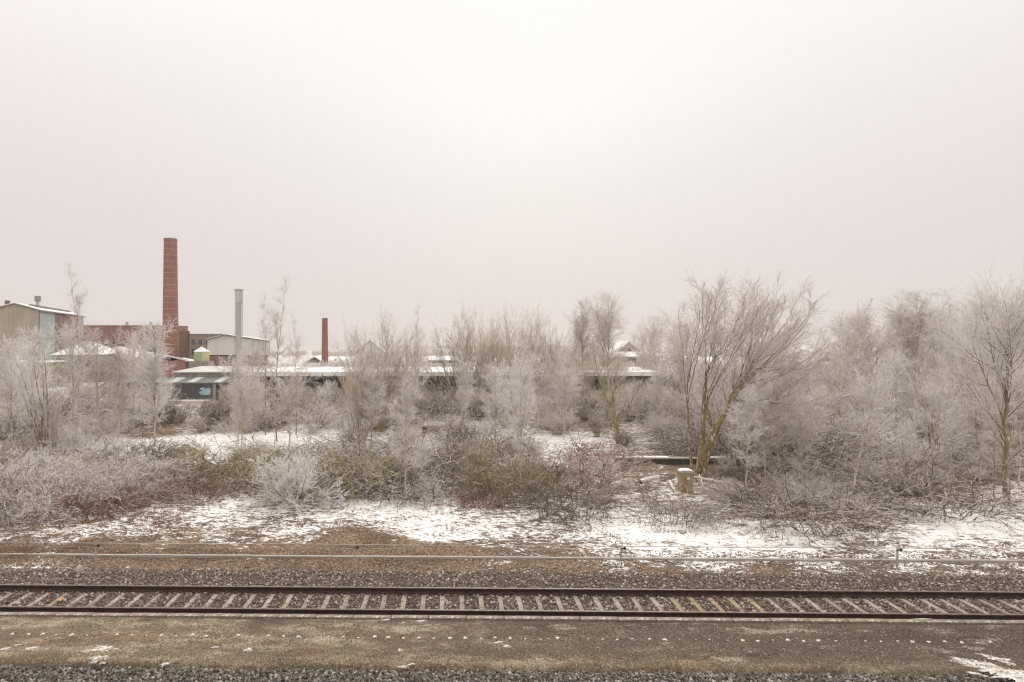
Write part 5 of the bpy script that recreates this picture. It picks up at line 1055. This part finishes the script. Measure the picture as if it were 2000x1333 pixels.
for k in range(9):
    x = .4 + k * (L - .8) / 8; MB().box((x, .35, zb / 2), (.26, .26, zb)).build('post', M['timber'], cs); MB().box((x, 5., zb - .12), (.18, 9.4, .2)).build('beam', M['timber'], cs)
    for s in (-1, 1): MB().box((x + s * .45, .35, zb - .45), (.1, .1, 1.1), 0, s * .75).build('brace', M['timber'], cs)
MB().box2((0, 9.6, 0), (L, 9.8, zr - .2)).build('back_wall', M['back_dark'], cs); MB().box2((.2, .6, 0), (L - .2, 9.5, .55)).build('loading_floor', M['concrete'], cs)
MB().box2((L - .2, .5, .56), (L, 9.5, zb)).build('end_wall', M['tan_wall'], cs)
# lamp under the shed eave
Z = 71.7; lp = thing('shed_lamp', 'small white lamp hung at the eave of the long shed by the slim birch', 'lamp', (WX(546, Z), Z, WZ(741, Z))); MB().box((0, 0, .0), (.45, .3, .16)).build('shade', M['plate'], lp); MB().box((.05, 0, -.22), (.3, .25, .25)).build('housing', M['dark_metal'], lp)

# distant houses
def house(name, label, px0, px1, pyb, pye, pyr, Z, wall, roofm, apex=.5, cat='house', dep=9, windows=3, gable=True):
    t = thing(name, label, cat, (WX(px0, Z), Z, 0)); L = WX(px1, Z) - WX(px0, Z); ze, zr = WZ(pye, Z), WZ(pyr, Z)
    if gable:
        MB().prism([(.2, 0), (L - .2, 0), (L - .2, ze), (L * apex, zr - .1), (.2, ze)], .3, dep).build('wall', M[wall], t)
        for a, b in (((-.2, ze - .2), (L * apex, zr)), ((L * apex, zr), (L + .2, ze - .2))): MB().prism([a, b, (b[0], b[1] + .25), (a[0], a[1] + .25)], 0, dep + .3).build('roof', M[roofm], t)
    else:
        MB().box2((.2, .3, 0), (L - .2, dep, ze)).build('wall', M[wall], t); MB().prism([(-.2, ze - .1), (dep / 2, zr), (dep + .3, ze - .1), (dep + .3, ze + .12), (dep / 2, zr + .25), (-.2, ze + .12)], -.2, L + .2, axis='x').build('roof', M[roofm], t)
    for k in range(windows):
        x = L * (k + .7) / (windows + .4); w_ = MB().box((x, .28, ze * .55), (.9, .1, 1.1)).build('window', M['window'], t); MB().box((x, .22, ze * .55 - .6), (1.1, .14, .08)).build('sill', M['concrete'], w_)
    return t, L, ze, zr
house('snow_roofed_gable', 'faint steep-gabled house with dark roof edge behind the slender willow rods', 690, 756, 720, 694, 666, 175, 'snow_roof', 'roof_grey', windows=0)
house('wide_tan_house', 'wide tan house below the cone-shaped birch', 1186, 1292, 718, 697, 690, 152, 'tan_wall', 'snow_roof', gable=False, windows=5)
house('snow_roofed_house', 'snow-roofed house with small dark gable left of the cone-shaped birch', 1196, 1262, 718, 697, 668, 163, 'tan_wall', 'snow_roof', .5, windows=0)
Z = 162.; dg = thing('dark_roof_dormer', 'small dark dormer on the front of the snow-roofed house', 'dormer', (WX(1229, Z), Z - .5, WZ(693, Z))); MB().prism([(-1.3, 0), (1.3, 0), (0, 2.1)], 0, 2).build('gable_face', M['back_dark'], dg); MB().prism([(0, 2.1), (1.5, -.05), (1.5, .2), (0, 2.35)], -.2, 2).build('roof', M['snow_roof'], dg); MB().prism([(-1.5, -.05), (0, 2.1), (0, 2.35), (-1.5, .2)], -.2, 2).build('roof', M['roof_dark'], dg)
house('flat_white_house', 'low flat building with white roof left of the willow clump', 835, 908, 714, 704, 698, 175, 'tan_wall', 'snow_roof', gable=False, windows=4)
house('dark_snowy_cottage', 'dark little cottage with snow roof just left of the small chimney', 597, 629, 713, 707, 698, 170, 'back_dark', 'snow_roof', .55, windows=1)
house('low_left_barn', 'low barn with pale roof behind the small chimney', 640, 692, 713, 706, 699, 185, 'tan_wall', 'snow_roof', gable=False, windows=2)
house('snowy_long_house', 'low snowy-roofed house seen between great willow and right tree line', 1635, 1690, 715, 708, 698, 170, 'tan_wall', 'snow_roof', gable=False, windows=3)
house('hazy_house_right', 'faint hazy house with snowy roof behind the right tree line', 1300, 1345, 712, 700, 694, 210, 'tan_wall', 'snow_roof', gable=False, windows=2)
# hedges and a far wood that read as one mass
def hedges(name, seed, n, za, zb, h0, h1, mat, x0=-400, x1=2500):
    r = np.random.default_rng(seed); PXs = r.uniform(x0, x1, n); Zs = r.uniform(za, zb, n); X = (PXs - CX) / F * Zs
    hgt = h0 + h1 * fbm(X, X * 0, 30, 3) + r.uniform(-.3, .3, n); m_ = 9
    Xr = np.repeat(X, m_) + r.normal(0, .6, n * m_); Yr = np.repeat(Zs, m_) + r.normal(0, .6, n * m_); hr = np.repeat(hgt, m_) * r.uniform(.6, 1.1, n * m_)
    d = r.normal(0, .12, (n * m_, 2)); P0 = np.stack([Xr, Yr, 0 * Xr], -1); P1 = np.stack([Xr + d[:, 0] * hr, Yr + d[:, 1] * hr, hr], -1); P = np.stack([P0, (P0 + P1) / 2, P1], 1); R = np.repeat(np.array([[.06, .05, .02]]), len(P), 0)
    P2, R2 = grow(r, P, R, 6, .2, 1, .5, .2, .8, 3, up=.2, rmax=.035, rend=.015)
    V, f = merge([tubes(P, R, 3, True), tubes(P2, R2, 3, True)]); tag(addobj(name, mesh_np(name, V, f), M[mat]), kind='stuff')
hedges('far_hedges', 5, 1500, 215, 260, 1.0, 1.3, 'twig_grey')
hedges('field_scrub', 6, 1300, 92, 150, .5, 2.2, 'twig_grey', 520, 2300)

# ------------------------------------------------------------------ haze
hz = MB().box2((-480, -140, -2), (480, 470, 34)).build('haze', None); tag(hz, kind='stuff')
m = bpy.data.materials.new('haze'); m.use_nodes = True; t = m.node_tree; t.nodes.clear(); o_ = t.nodes.new('ShaderNodeOutputMaterial'); pv = t.nodes.new('ShaderNodeVolumePrincipled')
pv.inputs['Color'].default_value = (1.0, .975, .965, 1); pv.inputs['Density'].default_value = .0005; t.links.new(pv.outputs[0], o_.inputs['Volume']); hz.data.materials.append(m)
